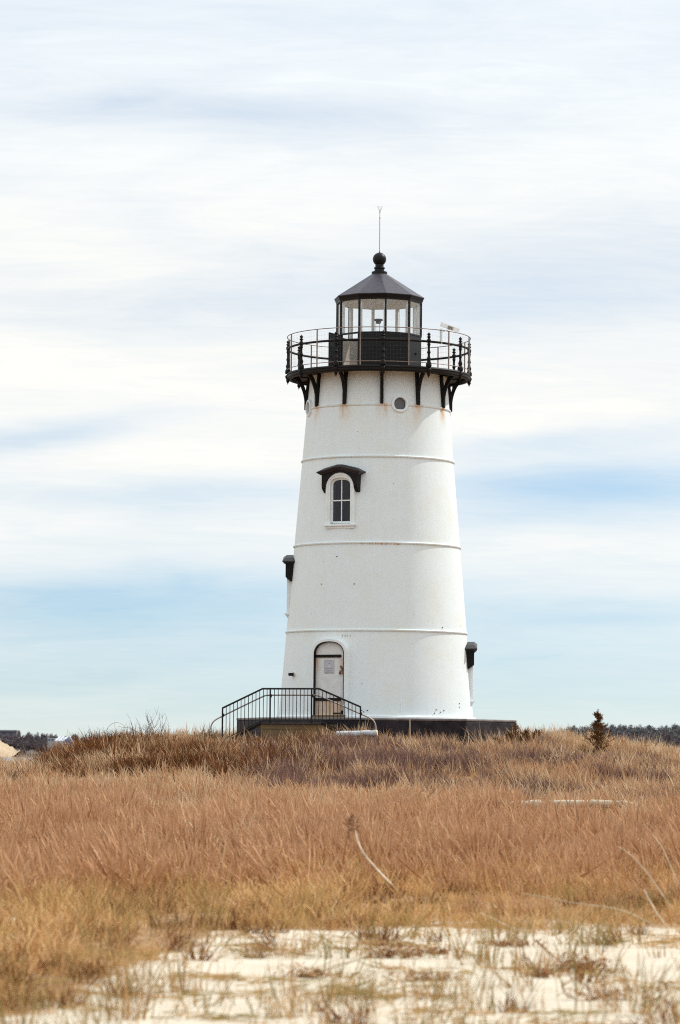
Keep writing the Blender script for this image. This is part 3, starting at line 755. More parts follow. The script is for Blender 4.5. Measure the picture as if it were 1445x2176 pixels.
# --- lantern
RL = 1.29; AV = [rad(8.1 + 36 * k) for k in range(10)]
ZLW = Z(718); ZG = Z(644); ZE = Z(634.5)
def vtx(r, a, z): return Vector((r * sin(a), -r * cos(a), z))
def panel(a0, a1, z0, z1, ro_, ri_):
    return MB().quadstrip([[vtx(ro_, a0, z0), vtx(ro_, a1, z0), vtx(ri_, a1, z0), vtx(ri_, a0, z0)], [vtx(ro_, a0, z1), vtx(ro_, a1, z1), vtx(ri_, a1, z1), vtx(ri_, a0, z1)]], caps=True)
M_lining = plain('stained_lining', (0.46, 0.45, 0.44), 0.7, 0.25, 4.0, c2=(0.52, 0.44, 0.36))
DOORK = 8      # facet between -64 and -28 degrees: the open lantern door
for k in range(10):
    a0, a1 = AV[k], AV[k] + rad(36)
    if k != DOORK:
        bevel(panel(a0, a1, ZT, ZLW, RL, RL - 0.06).build('lantern_panel', M_black2, LH), 0.006, 1)
        panel(a0, a1, ZT, ZLW + 0.004, RL - 0.064, RL - 0.09).build('lantern_lining', M_lining, LH)
    pn = panel(a0 + rad(1.2), a1 - rad(1.2), ZLW + 0.05 if k != DOORK else ZT + 0.06, ZG - 0.03, RL - 0.030, RL - 0.036).build('pane', M_glass, LH)
    if k == DOORK: bpy.data.objects.remove(pn); panel(a0 + rad(1.2), a1 - rad(1.2), ZLW + 0.05, ZG - 0.03, RL - 0.030, RL - 0.036).build('pane', M_glass, LH)
    panel(a0, a1, ZLW, ZLW + 0.045, RL + 0.015, RL - 0.07).build('window_ledge', M_black2, LH)
mu = MB().box((0, -(RL - 0.012), (ZLW + ZG) / 2), (0.05, 0.05, ZG - ZLW - 0.09)).build('mullion', M_black2, LH); mu.rotation_euler.z = AV[0]
mi_ = MB().box((0, -(RL - 0.085), (ZLW + ZG) / 2), (0.085, 0.09, ZG - ZLW - 0.09)).build('mullion_cover', M_grey_in, LH); mi_.rotation_euler.z = AV[0]
for a in AV[1:]: spin(mu, a); spin(mi_, a)
# door jambs and the leaf standing open
for a in (AV[8], AV[8] + rad(36)):
    p = vtx(RL - 0.03, a, (ZT + ZLW) / 2)
    MB().box((0, 0, 0), (0.085, 0.07, ZLW - ZT), Matrix.Translation(p) @ Matrix.Rotation(a, 4, 'Z')).build('door_jamb', M_black2, LH)
hp = vtx(RL + 0.01, AV[8], 0); ld = Vector((-0.43, -0.90, 0)).normalized()
lang = atan2(ld.y, ld.x)
LMx = Matrix.Translation(hp) @ Matrix.Rotation(lang, 4, 'Z')
leaf = MB().box((0.38, 0, (ZT + ZLW) / 2 + 0.03), (0.72, 0.045, ZLW - ZT - 0.06), LMx).build('lantern_door', M_black2, LH)
for zf in (0.2, 0.75): MB().box((0.10, 0.03, ZT + (ZLW - ZT) * zf), (0.22, 0.025, 0.04), LMx).build('hinge', M_black, leaf)
# hasp on the right facet
MB().box((0, 0, 0), (0.09, 0.03, 0.05), Matrix.Translation(vtx(RL * cos(rad(18)) + 0.015, AV[1] + rad(20), Z(756))) @ Matrix.Rotation(AV[1] + rad(18), 4, 'Z')).build('catch', M_black, LH)
# ceiling, floor, eaves, roof
MB().quadstrip([[vtx(RL - 0.09, a, ZG - 0.045) for a in AV], [vtx(RL - 0.09, a, ZG - 0.02) for a in AV]], caps=True).build('lantern_ceiling', plain('ceiling_white', (0.80, 0.79, 0.76), 0.7, 0.06, 8), LH)
MB().quadstrip([[vtx(RL - 0.1, a, ZT + 0.002) for a in AV], [vtx(RL - 0.1, a, ZT + 0.03) for a in AV]], caps=True).build('lantern_floor', M_grey_in, LH)
RE = 1.372
MB().quadstrip([[vtx(RL - 0.08, a, ZG - 0.03) for a in AV], [vtx(RL + 0.02, a, ZG - 0.035) for a in AV], [vtx(RL + 0.03, a, ZG + 0.01) for a in AV], [vtx(RE - 0.005, a, ZE - 0.012) for a in AV], [vtx(RL - 0.3, a, ZE - 0.012) for a in AV]]).build('eaves', M_black2, LH)
ZA = Z(581.5)
for k in range(10):
    a0, a1 = AV[k], AV[k] + rad(36)
    q = MB(); t_ = 0.02
    lo0, lo1, hi0, hi1 = vtx(RE, a0, ZE), vtx(RE, a1, ZE), vtx(0.20, a0, ZA), vtx(0.20, a1, ZA)
    dn = Vector((0, 0, -t_))
    q.quadstrip([[lo0, lo1, hi1, hi0], [lo0 + dn, lo1 + dn, hi1 + dn, hi0 + dn]], caps=True)
    q.build('roof_panel', M_roof, LH)
zb_ = Z(551); rbal = 0.203
bl = [(0.0, ZA - 0.03), (0.235, ZA - 0.03), (0.235, ZA + 0.045), (0.215, ZA + 0.06), (0.15, ZA + 0.075), (0.145, ZA + 0.13), (0.17, ZA + 0.165), (0.165, ZA + 0.18), (0.13, ZA + 0.20), (0.125, ZA + 0.235)]
a_s = math.asin(0.125 / rbal)
for k in range(15):
    t_ = a_s + (pi - a_s - 0.12) * k / 14
    bl.append((rbal * sin(t_), zb_ - rbal * cos(t_)))
bl += [(0.02, zb_ + rbal + 0.012), (0.016, zb_ + rbal + 0.03), (0, zb_ + rbal + 0.04)]
MB().lathe(bl, 40).build('roof_ball', M_black2, LH, smooth=35)
rod = MB().tube([(0, 0, zb_ + rbal), (0, 0, Z(462))], 0.011, 8); rod.tube([(0, 0, Z(462)), (0, 0, Z(449))], 0.009, 8); rod.lathe([(.009, -.03), (.017, -.02), (.017, .02), (.009, .03)], 8, c=(0, 0, Z(463)))
rod.lathe([(.009, -.03), (.015, -.02), (.015, .02), (.004, .03)], 8, c=(0, 0, Z(451)))
ro_ = rod.build('lightning_rod', M_wire, LH, smooth=40)
pr = MB()
for k in range(5):
    a = 2 * pi * k / 5 + 0.3; b0 = Vector((0, 0, Z(450)))
    pr.tube([b0, b0 + Vector((0.05 * cos(a), 0.05 * sin(a), 0.08)), b0 + Vector((0.075 * cos(a), 0.075 * sin(a), 0.17))], 0.004, 5)
pr.tube([(0, 0, Z(450)), (0, 0, Z(438))], 0.004, 5)
pr.build('prong', M_wire, ro_)

# beacon inside the lantern
BE = empty('beacon_lamp', (XT - 0.02, D, PLZ + ZT + 0.032), label='small beacon lamp with a dark mushroom cap on thin legs inside the glazed lantern', cat='lamp')
zl = Z(681.5) - ZT - 0.03
MB().lathe([(0, 0), (.16, 0), (.16, .04), (.09, .06), (.09, zl - .60), (.13, zl - .56), (.13, zl - .53), (0, zl - .52)], 20).build('pedestal', M_grey_in, BE, smooth=35)
MB().lathe([(0, zl - .10), (.07, zl - .09), (.085, zl - .02), (.135, zl), (.14, zl + .035), (.10, zl + .05), (0, zl + .055)], 24).build('cap', M_dark, BE, smooth=35)
lg = MB().tube([(-0.075, 0, zl - .53), (-0.075, 0, zl - .01)], 0.008, 6).build('leg', M_tubegrey, BE)
for k in (1, 2): spin(lg, 2 * pi * k / 3, BE)
MB().lathe([(0, zl - .50), (.055, zl - .48), (.06, zl - .40), (.05, zl - .30), (0, zl - .28)], 20).build('lens', glass_mat('lens_glass'), BE, smooth=60)

# solar panel clamped to the gallery rail
spa = rad(41.5); sp0 = Vector((XT, D, PLZ)) + vtx(2.72, spa, Z(744.7))
M_sheet = bpy.data.materials.new('translucent_sheet'); M_sheet.use_nodes = True; t_ = NT(M_sheet.node_tree); M_sheet.node_tree.nodes.clear()
_d = t_.n('ShaderNodeBsdfDiffuse'); _d.inputs[0].default_value = (.85, .86, .86, 1); _t = t_.n('ShaderNodeBsdfTranslucent'); _t.inputs[0].default_value = (.85, .86, .86, 1)
_m = t_.n('ShaderNodeMixShader'); _m.inputs[0].default_value = .55; t_.t.links.new(_d.outputs[0], _m.inputs[1]); t_.t.links.new(_t.outputs[0], _m.inputs[2]); t_.t.links.new(_m.outputs[0], t_.n('ShaderNodeOutputMaterial').inputs[0])
SP = empty('solar_panel', sp0, label='small white backed solar panel tilted on a bracket at the gallery railing', cat='solar panel')
MB().box((0, 0, 0.19), (0.075, 0.05, 0.44)).build('bracket', M_white2, SP)
Mx = Matrix.Translation((0.26, 0.02, 0.455)) @ Matrix.Rotation(rad(20), 4, 'Y') @ Matrix.Rotation(rad(-7), 4, 'X')
MB().box((0, 0, 0), (0.58, 0.44, 0.018), Mx).build('panel_frame', M_sheet, SP)
MB().box((0.02, 0, 0.014), (0.16, 0.38, 0.006), Mx).build('solar_cell', plain('solar_blue', (0.02, 0.03, 0.07), 0.15), SP)
MB().tube([(0.0, 0, 0.30), (0.30, 0.02, 0.42)], 0.012, 6).build('strut', M_white2, SP)

# ------------------------------------------------------------------ landing, railing and odds and ends at the foot
YL = 94.6
def wz(px, py, Y=YL): return at(px, py, Y)
L0, L1_ = wz(554, 1536), wz(716, 1536); ztop = wz(640, 1530).z
LA = empty('entry_landing', ((L0.x + L1_.x) / 2, YL + 0.6, h1(L0.x + 1, YL)), label='low tan wooden landing with steps at the foot of the lighthouse door', cat='steps')
o0 = LA.location
def rel(p): return Vector(p) - o0
MB().box(rel(((wz(556, 1533).x + wz(682, 1533).x) / 2, YL + 0.60, ztop - 0.06)), (wz(682, 1533).x - wz(556, 1533).x, 1.30, 0.12)).build('landing_slab', plain('dark_slab', (0.035, 0.028, 0.026), 0.7, 0.3, 5), LA)
nb = 4
for k in range(nb):
    zt_ = ztop - 0.125 - k * 0.155
    bevel(MB().box(rel(((L0.x + L1_.x) / 2, YL + 0.02, zt_ - 0.075)), (L1_.x - L0.x, 0.04, 0.148)).build('board', M_tanwood, LA), 0.004)
for sg, xa in ((-1, wz(556, 1533).x), (1, wz(682, 1533).x)):
    for k in range(3):
        bevel(MB().box(rel((xa + sg * (0.14 + 0.28 * k), YL + 0.62, ztop - 0.17 * (k + 1) - 0.03)), (0.30, 1.16, 0.05)).build('step', M_tanwood, LA), 0.004)
    for yy in (YL + 0.02, YL + 1.22):
        a_, b_ = Vector((xa, yy, ztop - 0.10)), Vector((xa + sg * 1.05, yy, ztop - 0.64))
        d_ = (b_ - a_); Mx = Matrix.Translation(rel((a_ + b_) / 2)) @ Matrix.Rotation(-atan2(d_.z, d_.x), 4, 'Y')
        MB().box((0, 0, 0), (d_.length, 0.045, 0.05), Mx).build('stringer', M_black, LA)

YR = YL - 0.04
RA = empty('metal_railing', (wz(640, 1530).x, YR, h1(wz(640, 1530).x, YR)), label='black metal stair railing with grey handrail beside the landing before the door', cat='railing')
o1 = RA.location
def rr_(p): return Vector(p) - o1
top = [(472, 1505), (558, 1463.5), (678, 1463.5), (767, 1502.5)]
tp = [wz(x, y, YR) for x, y in top]
MB().tube([rr_(p) for p in tp], 0.026, 8).build('top_rail', M_rail, RA, smooth=40)
def topz(x): return float(np.interp(x, [p.x for p in tp], [p.z for p in tp]))
bot = 0.90
bt = [Vector((p.x, p.y, p.z - bot)) for p in tp]
MB().tube([rr_(p) for p in bt], 0.020, 6).build('bottom_rail', M_rail, RA)
xs_posts = [wz(x, 1500, YR).x for x in (473, 574, 662, 766)]
for x in xs_posts:
    zb0 = min(topz(x) - bot, h1(x, YR)) - 0.15 if x in (xs_posts[0], xs_posts[3]) else topz(x) - bot - 0.05
    MB().box(rr_((x, YR, (topz(x) + zb0) / 2 - 0.01)), (0.045, 0.045, topz(x) - zb0)).build('post', M_rail, RA)
x = xs_posts[0]; stp = 7.85 / F * YR
bal = None
while x < xs_posts[3] - 0.05:
    x += stp
    if min(abs(x - q) for q in xs_posts) < 0.045: continue
    MB().box(rr_((x, YR, topz(x) - bot / 2)), (0.020, 0.020, bot)).build('baluster', M_rail, RA)
hr = [(452, 1560), (447.5, 1549), (449, 1540), (455, 1531), (470, 1523), (560, 1479), (568, 1477), (668, 1477), (680, 1479), (765, 1516.5), (785, 1525), (794, 1531), (798.5, 1541), (799, 1556)]
hp_ = [wz(x_, y_, YR + 0.09) for x_, y_ in hr]
# round the corners of the handrail
for _ in range(2):
    q = [hp_[0]]
    for i in range(len(hp_) - 1):
        q += [hp_[i].lerp(hp_[i + 1], 0.25), hp_[i].lerp(hp_[i + 1], 0.75)]
    hp_ = q + [hp_[-1]]
MB().tube([rr_(p) for p in hp_], 0.021, 8).build('handrail', M_tubegrey, RA, smooth=50)
for x in xs_posts:
    zc = topz(x) - 0.20
    MB().box(rr_((x + 0.02, YR + 0.045, zc)), (0.05, 0.11, 0.09)).build('handrail_bracket', M_rail, RA)

# white log lying in the grass
pA, pB = wz(716, 1560.5, 92.2), wz(800, 1558, 92.0)
WL = empty('white_log', (pA + pB) / 2, label='short white log lying in the grass in front of the plinth', cat='log')
nn = 10; rl = random.Random(4)
MB().tube([(pA - WL.location).lerp(pB - WL.location, k / nn) + Vector((0, rl.uniform(-.01, .01), rl.uniform(-.01, .01))) for k in range(nn + 1)], [0.088 + rl.uniform(-.008, .008) for k in range(nn + 1)], 14).build('bark', M_birch, WL, smooth=50)
dd = (pB - pA).normalized()
MB().tube([pB - WL.location - dd * 0.002, pB - WL.location + dd * 0.03], [0.088, 0.078], 14).build('cut_end', M_pith, WL)
# thin stake before the plinth
sp = wz(871, 1560, 93.4)
stk = MB().tube([(0, 0, 0), (0.004, 0, 0.35), (-0.006, 0, wz(870, 1527, 93.4).z - h1(sp.x, 93.4))], [0.022, 0.020, 0.017], 8)
so2 = stk.build('wooden_stake', M_grey_wood, None, smooth=50, label='thin weathered stake standing upright against the dark plinth', cat='stake'); so2.location = (sp.x, 93.4, h1(sp.x, 93.4))

# ------------------------------------------------------------------ plants
def bare_shrub(name, p, hgt, spread, n, m_, label, cat='shrub', seed=1, group=None, lean=(0, 0), r0=0.008, depth=3):
    rg = random.Random(seed); root = empty(name, p, label=label, cat=cat, group=group)
    stems, twigs = MB(), MB()
    def grow(mb, a, d, L, r, lev):
        pts = [a]; q = a; dv = d.copy(); k = 4
        for i in range(k):
            dv = (dv + Vector((rg.uniform(-.25, .25), rg.uniform(-.25, .25), rg.uniform(-.12, .2)))).normalized()
            q = q + dv * (L / k); pts.append(q)
        mb.tube(pts, [r * (1 - 0.65 * i / k) for i in range(k + 1)], 4, caps=False)
        if lev < depth:
            for _ in range(rg.choice((2, 3, 3))):
                i = rg.randint(1, k); nd = (dv + Vector((rg.uniform(-.9, .9), rg.uniform(-.9, .9), rg.uniform(-.1, .6)))).normalized()
                grow(twigs, pts[i], nd, L * rg.uniform(.4, .65), r * 0.6, lev + 1)
    for _ in range(n):
        a = rg.uniform(0, 2 * pi); s_ = rg.uniform(0, 1)
        d = Vector((cos(a) * spread * s_ + lean[0], sin(a) * spread * s_ + lean[1], 1)).normalized()
        grow(stems, Vector((cos(a) * 0.12 * s_, sin(a) * 0.12 * s_, -0.05)), d, hgt * rg.uniform(.5, .75), r0, 1)
    stems.build('stem', m_, root); twigs.build('twig', m_, root)
    return root
def gp(px, Y): x = at(px, 1590, Y).x; return Vector((x, Y, h1(x, Y)))
bare_shrub('bare_shrub', gp(322, 99), 1.15, 0.85, 17, M_twig, 'grey leafless shrub sticking up above the crest of the mound', seed=3, r0=.011)
bare_shrub('bare_shrub', gp(38, 78), 0.62, 0.8, 13, M_twig_br, 'low brown leafless shrub at the edge of the pale grass, the larger of two', seed=8, r0=.009)
bare_shrub('bare_shrub', gp(118, 79), 0.42, 0.9, 9, M_twig_br, 'low brown leafless shrub at the edge of the pale grass, the smaller of two', seed=12, r0=.008)
def canes(name, pts_list, Y, r, label, cat, m_=M_twig):
    first = ground = None
    p0 = at(*pts_list[0][0], Y); base_ = Vector((p0.x, Y, h1(p0.x, Y)))
    mb = MB()
    for pts in pts_list:
        w_ = [at(x, y, Y + 0.1 * i) for i, (x, y) in enumerate(pts)]
        w_[0] = Vector((w_[0].x, w_[0].y, min(w_[0].z, h1(w_[0].x, w_[0].y) - 0.03)))
        for _ in range(2):
            q = [w_[0]]
            for i in range(len(w_) - 1): q += [w_[i].lerp(w_[i + 1], .25), w_[i].lerp(w_[i + 1], .75)]
            w_ = q + [w_[-1]]
        mb.tube([p - base_ for p in w_], [r * (1 - .6 * i / len(w_)) for i in range(len(w_))], 5)
    o = mb.build(name, m_, None, smooth=60, label=label, cat=cat); o.location = base_
    return o
canes('briar_cane', [[(212, 1580), (225, 1550), (240, 1535), (256, 1536), (266, 1545)]], 100, 0.008, 'thin arching briar cane standing out against the sky beyond the mound', 'cane')
canes('briar_cane', [[(298, 1580), (290, 1560), (278, 1547), (262, 1546), (250, 1543)]], 100, 0.009, 'bent briar cane arching low beside the grey leafless shrub', 'cane')

# foliage triangles for evergreens
def leaf_mat(name, cs, trans=0.15):
    m_, t, b = newmat(name)
    g_ = t.n('ShaderNodeNewGeometry')
    t.put(b.inputs['Base Color'], t.ramp(g_.outputs['Random Per Island'], [(i / (len(cs) - 1), c) for i, c in enumerate(cs)]))
    b.inputs['Roughness'].default_value = 0.75; b.inputs['Specular IOR Level'].default_value = 0.2
    return m_
M_cedar = leaf_mat('cedar_needles', [(0.085, 0.038, 0.011), (0.19, 0.085, 0.025), (0.10, 0.055, 0.015), (0.36, 0.17, 0.05)])
def spray(mb, p, d, L, wd, rg):
    """one flattened conifer spray: a few pointed leaflets along a short axis"""
    s_ = d.cross(Vector((rg.uniform(-1, 1), rg.uniform(-1, 1), rg.uniform(-1, 1)))).normalized()
    for k in range(4):
        a = p + d * (L * k / 5.0); q = (d + s_ * rg.uniform(-0.8, .8)).normalized()
        mb.tri(a - s_ * wd, a + s_ * wd, a + q * L * 0.6)
def cedar(p, hgt, wdt, seed, label):
    rg = random.Random(seed); root = empty('cedar_tree', p, label=label, cat='tree')
    MB().tube([(0, 0, -0.1), (0.01, 0, hgt * .5), (0.03, 0, hgt * 0.97)], [0.035, 0.02, 0.005], 7).build('trunk', M_twig_br, root)
    cr, bn = MB(), MB()
    for i in range(150):
        f_ = (i + rg.random()) / 150; z = 0.02 + f_ * hgt * 0.93
        w_ = wdt * (max(0.0, 1 - f_) ** 0.85) * (0.65 + 0.35 * sin(f_ * 21 + 0.6) ) * rg.uniform(.75, 1.1) + 0.035
        a = rg.uniform(0, 2 * pi); d = Vector((cos(a), sin(a), rg.uniform(.35, 1.0))).normalized()
        bn.tube([(0.02 * f_, 0, z), Vector((0.02 * f_, 0, z)) + d * w_], [0.006, 0.002], 4, caps=False)
        for k in range(15):
            q = Vector((0.02, 0, z)) + d * w_ * rg.uniform(.15, 1.0) + Vector((rg.gauss(0, .022), rg.gauss(0, .022), rg.gauss(0, .022)))
            spray(cr, q, (d + Vector((rg.uniform(-.6, .6), rg.uniform(-.6, .6), rg.uniform(0, .9)))).normalized(), rg.uniform(.04, .075), .008, rg)
    # thin loose leader
    for k in range(14):
        q = Vector((0.03 + rg.gauss(0, .012), rg.gauss(0, .012), hgt * rg.uniform(.93, 1.03)))
        spray(cr, q, Vector((rg.uniform(-.3, .6), rg.uniform(-.3, .3), 1)).normalized(), .05, .005, rg)
    bn.build('branch', M_twig_br, root); cr.build('crown', M_cedar, root)
    return root
cp_ = gp(1268, 87.5)
cedar(cp_, at(1268, 1512, 87.5).z - cp_.z, 0.68, 5, 'small dark upright cedar tree standing in the grass beyond the plinth')
def juniper(p, arms, seed, label):
    rg = random.Random(seed); root = empty('juniper_bush', p, label=label, cat='bush'); cr, bn = MB(), MB()
    for (dx_, dz_, n) in arms:
        tip = Vector((dx_, rg.uniform(-.2, .2), dz_))
        bn.tube([(0, 0, -0.05), tip * 0.5 + Vector((0, 0, -.03)), tip], [0.015, 0.01, 0.003], 5)
        for k in range(n):
            f_ = rg.uniform(.05, 1.0); w_ = 0.11 * (1 - f_) + 0.035
            q = tip * f_ + Vector((rg.gauss(0, w_), rg.gauss(0, w_), rg.gauss(0, w_ * .8)))
            spray(cr, q, (tip.normalized() + Vector((rg.uniform(-.8, .8), rg.uniform(-.8, .8), rg.uniform(-.1, .9)))).normalized(), rg.uniform(.04, .08), .008, rg)
    bn.build('branch', M_twig_br, root); cr.build('crown', M_cedar, root)
jp = gp(1100, 91.2)
juniper(jp, [(-0.06, 0.74, 420), (0.25, 0.60, 480), (0.58, 0.56, 560), (-0.25, 0.50, 430), (-0.6, 0.36, 400), (0.40, 0.36, 450), (-0.15, 0.40, 450), (0.2, 0.42, 400)], 4, 'sprawling dark juniper bush at the right corner of the plinth')

# ------------------------------------------------------------------ grasses: tufts scattered with geometry nodes
def blade_mat(name, stops, tip=None, patch=None, trans=0.30, pscale=0.5):
    m_ = bpy.data.materials.new(name); m_.use_nodes = True; t = NT(m_.node_tree); m_.node_tree.nodes.clear()
    oi = t.n('ShaderNodeObjectInfo'); ge = t.n('ShaderNodeNewGeometry')
    rnd = t.m('FRACT', t.m('ADD', oi.outputs['Random'], t.m('MULTIPLY', ge.outputs['Random Per Island'], 0.45)))
    col = t.ramp(rnd, [(i / (len(stops) - 1), c) for i, c in enumerate(stops)])
    ta = t.n('ShaderNodeAttribute'); ta.attribute_name = 't'
    if patch:
        f = t.mr(t.noise(ge.outputs['Position'], pscale, 4, 0.6), 0.42, 0.62)
        col = t.mix(t.m('MULTIPLY', f, 0.8), col, t.ramp(rnd, [(i / (len(patch) - 1), c) for i, c in enumerate(patch)]))
    if tip: col = t.mix(t.mr(ta.outputs['Fac'], 0.45, 1.0, 0.0, 0.8), col, tip)
    df = t.n('ShaderNodeBsdfDiffuse'); t.put(df.inputs[0], col)
    tr = t.n('ShaderNodeBsdfTranslucent'); t.put(tr.inputs[0], col)
    mx = t.n('ShaderNodeMixShader'); mx.inputs[0].default_value = trans
    t.t.links.new(df.outputs[0], mx.inputs[1]); t.t.links.new(tr.outputs[0], mx.inputs[2])
    t.t.links.new(mx.outputs[0], t.n('ShaderNodeOutputMaterial').inputs[0])
    return m_
def tuft(name, n, hr_, spread, lean, wd, bend, m_, seed, col, crook=0.0, splay=0.35, segs=4, head=None):
    rg = random.Random(seed); V, Fc, T = [], [], []
    for i in range(n):
        a = rg.uniform(0, 2 * pi); rr0 = spread * sqrt(rg.random())
        p = Vector((rr0 * cos(a), rr0 * sin(a), -0.03)); H = rg.uniform(*hr_)
        d = Vector((cos(a) * splay * rg.random() + lean[0] + rg.gauss(0, .12), sin(a) * splay * rg.random() + lean[1] + rg.gauss(0, .12), 1)).normalized()
        f_ = rg.uniform(0, pi); s_ = Vector((cos(f_), sin(f_), 0)); bd = Vector((cos(a) + lean[0] * 3, sin(a), 0)) * bend * rg.uniform(.2, 1.2)
        b0 = len(V); q = p.copy()
        for k in range(segs + 1):
            t_ = k / segs; ww = wd * (1 - t_ ** 1.6) * rg.uniform(.85, 1.1)
            if head and t_ > 0.6 and k < segs: ww = wd * head
            if k == segs: V.append(tuple(q)); T.append(1.0)
            else: V += [tuple(q - s_ * ww / 2), tuple(q + s_ * ww / 2)]; T += [t_, t_]
            dv = d + bd * t_ * 1.6 + Vector((0, 0, -bend * 0.8 * t_ * t_))
            if crook: dv = dv + Vector((rg.uniform(-crook, crook), rg.uniform(-crook, crook), rg.uniform(-crook, crook) * .6))
            q = q + dv.normalized() * H / segs
        for k in range(segs - 1): Fc.append((b0 + 2 * k, b0 + 2 * k + 1, b0 + 2 * k + 3, b0 + 2 * k + 2))
        k = segs - 1; Fc.append((b0 + 2 * k, b0 + 2 * k + 1, b0 + 2 * segs))
    me = bpy.data.meshes.new(name); me.from_pydata(V, [], Fc); me.materials.append(m_)
    at_ = me.attributes.new('t', 'FLOAT', 'POINT'); at_.data.foreach_set('value', T)
    o = bpy.data.objects.new(name, me); col.objects.link(o); return o

def scatter(name, col, pts, rot, scl, idx, **kw):
    me = bpy.data.meshes.new(name); me.from_pydata(pts.tolist(), [], [])
    for nm, ty, dat, fld in (('rot', 'FLOAT_VECTOR', rot, 'vector'), ('scl', 'FLOAT_VECTOR', scl, 'vector'), ('idx', 'INT', idx, 'value')):
        a = me.attributes.new(nm, ty, 'POINT'); a.data.foreach_set(fld, np.ascontiguousarray(dat).reshape(-1))
    o = bpy.data.objects.new(name, me); COL.objects.link(o); tag(o, **kw)
    ng = bpy.data.node_groups.new(name, 'GeometryNodeTree')
    ng.interface.new_socket('Geometry', in_out='INPUT', socket_type='NodeSocketGeometry'); ng.interface.new_socket('Geometry', in_out='OUTPUT', socket_type='NodeSocketGeometry')
    N = ng.nodes.new; gi, goo = N('NodeGroupInput'), N('NodeGroupOutput')
    ci = N('GeometryNodeCollectionInfo'); ci.inputs[0].default_value = col; ci.inputs[1].default_value = True; ci.inputs[2].default_value = True
    ip = N('GeometryNodeInstanceOnPoints'); ip.inputs['Pick Instance'].default_value = True
    L = ng.links.new
    def named(nm, ty):
        q = N('GeometryNodeInputNamedAttribute'); q.data_type = ty; q.inputs[0].default_value = nm; return q.outputs[0]
    er = N('FunctionNodeEulerToRotation'); L(named('rot', 'FLOAT_VECTOR'), er.inputs[0])
    L(gi.outputs[0], ip.inputs['Points']); L(ci.outputs[0], ip.inputs['Instance']); L(named('idx', 'INT'), ip.inputs['Instance Index'])
    L(er.outputs[0], ip.inputs['Rotation']); L(named('scl', 'FLOAT_VECTOR'), ip.inputs['Scale']); L(ip.outputs[0], goo.inputs[0])
    md = o.modifiers.new('tufts', 'NODES'); md.node_group = ng
    return o
NR = np.random.RandomState(11)
LOGX = (at(1072, 1714, 64).x, at(1310, 1714, 64).x); STK = ground_at(845, 1897)
def field(y0, y1, dens, prob, hwf=lambda y: 4.0 + 0.135 * y):
    """random points on the terrain between two distances, kept with probability prob(x, y)"""
    n = int(dens * (y1 - y0) * 2 * hwf(y1)); y = NR.uniform(y0, y1, n); x = NR.uniform(-1, 1, n) * hwf(y1)
    k = (np.abs(x) < hwf(y)) & (NR.rand(n) < prob(x, y)); x, y = x[k], y[k]
    # nothing grows inside the plinth or the landing
    k = ((x - XT) ** 2 + (y - D) ** 2 > 4.25 ** 2) & ~((x > L0.x - 0.9) & (x < L1_.x + 0.7) & (y > YL - 0.02) & (y < YL + 1.3))
    k &= ~((x > LOGX[0]) & (x < LOGX[1]) & (y > 57.5) & (y < 65) & (NR.rand(len(x)) < .92))
    k &= ~((np.abs(x - STK.x + .16) < .36) & (y > STK.y - 5) & (y < STK.y + .1) & (NR.rand(len(x)) < .8))
    x, y = x[k], y[k]
    return x, y, height(x, y)
def put(name, col, npro, xyz, srange, tilt=0.10, hs=None, **kw):
    x, y, z = xyz; n = len(x)
    wind = (fbm(x, y, 0.45, 33) - 0.5) * 1.3
    tilt = tilt * np.where(NR.rand(n) < .22 + .3 * sstep(.5, .7, fbm(x, y * .7, 1.1, 35)), 3.6, 1.0)      # some clumps are beaten down
    rot = np.stack([NR.normal(0, 1, n) * tilt, NR.normal(0, 1, n) * tilt + wind * 0.25, NR.normal(0, 0.7, n)], -1).astype(np.float32)
    s = NR.uniform(*srange, n)
    if hs is not None: s = s * hs(x, y)
    scl = np.stack([s, s, s * NR.uniform(.85, 1.15, n)], -1).astype(np.float32)
    return scatter(name, col, np.stack([x, y, z], -1), rot, scl, NR.randint(0, npro, n).astype(np.int32), **kw)
def protos(name, k, **kw):
    c = bpy.data.collections.new(name)
    for i in range(k): tuft(name + '_tuft', seed=100 + i, col=c, **kw)
    return c

TAN = [(0.34, 0.20, 0.11), (0.62, 0.45, 0.27), (0.78, 0.60, 0.40), (0.46, 0.30, 0.17), (0.88, 0.71, 0.51)]
TANP = [(0.22, 0.115, 0.055), (0.56, 0.36, 0.19), (0.40, 0.23, 0.12), (0.62, 0.43, 0.25)]
M_tan = blade_mat('tan_blades', TAN, None, TANP, 0.2, 0.30)
RED = [(0.26, 0.11, 0.045), (0.52, 0.28, 0.13), (0.60, 0.36, 0.19), (0.38, 0.18, 0.08), (0.66, 0.45, 0.26)]
M_red = blade_mat('red_brown_blades', RED, (0.62, 0.385, 0.235), [(0.17, 0.062, 0.024), (0.38, 0.17, 0.07), (0.52, 0.29, 0.14)], 0.2, 0.8)
YEL = [(0.32, 0.14, 0.05), (0.68, 0.42, 0.19), (0.78, 0.52, 0.26), (0.48, 0.24, 0.09), (0.90, 0.68, 0.40)]
M_yel = blade_mat('golden_blades', YEL, None, [(0.34, 0.22, 0.075), (0.56, 0.35, 0.14), (0.44, 0.33, 0.12), (0.60, 0.36, 0.16)], 0.2, 0.7)
M_brn = blade_mat('brown_brush', [(0.13, 0.05, 0.020), (0.24, 0.10, 0.040), (0.07, 0.028, 0.013), (0.42, 0.21, 0.095)], None, None, 0.12)
M_pur = blade_mat('grey_purple_brush', [(0.21, 0.12, 0.098), (0.30, 0.185, 0.15), (0.12, 0.064, 0.052), (0.42, 0.26, 0.19)], None, None, 0.12)
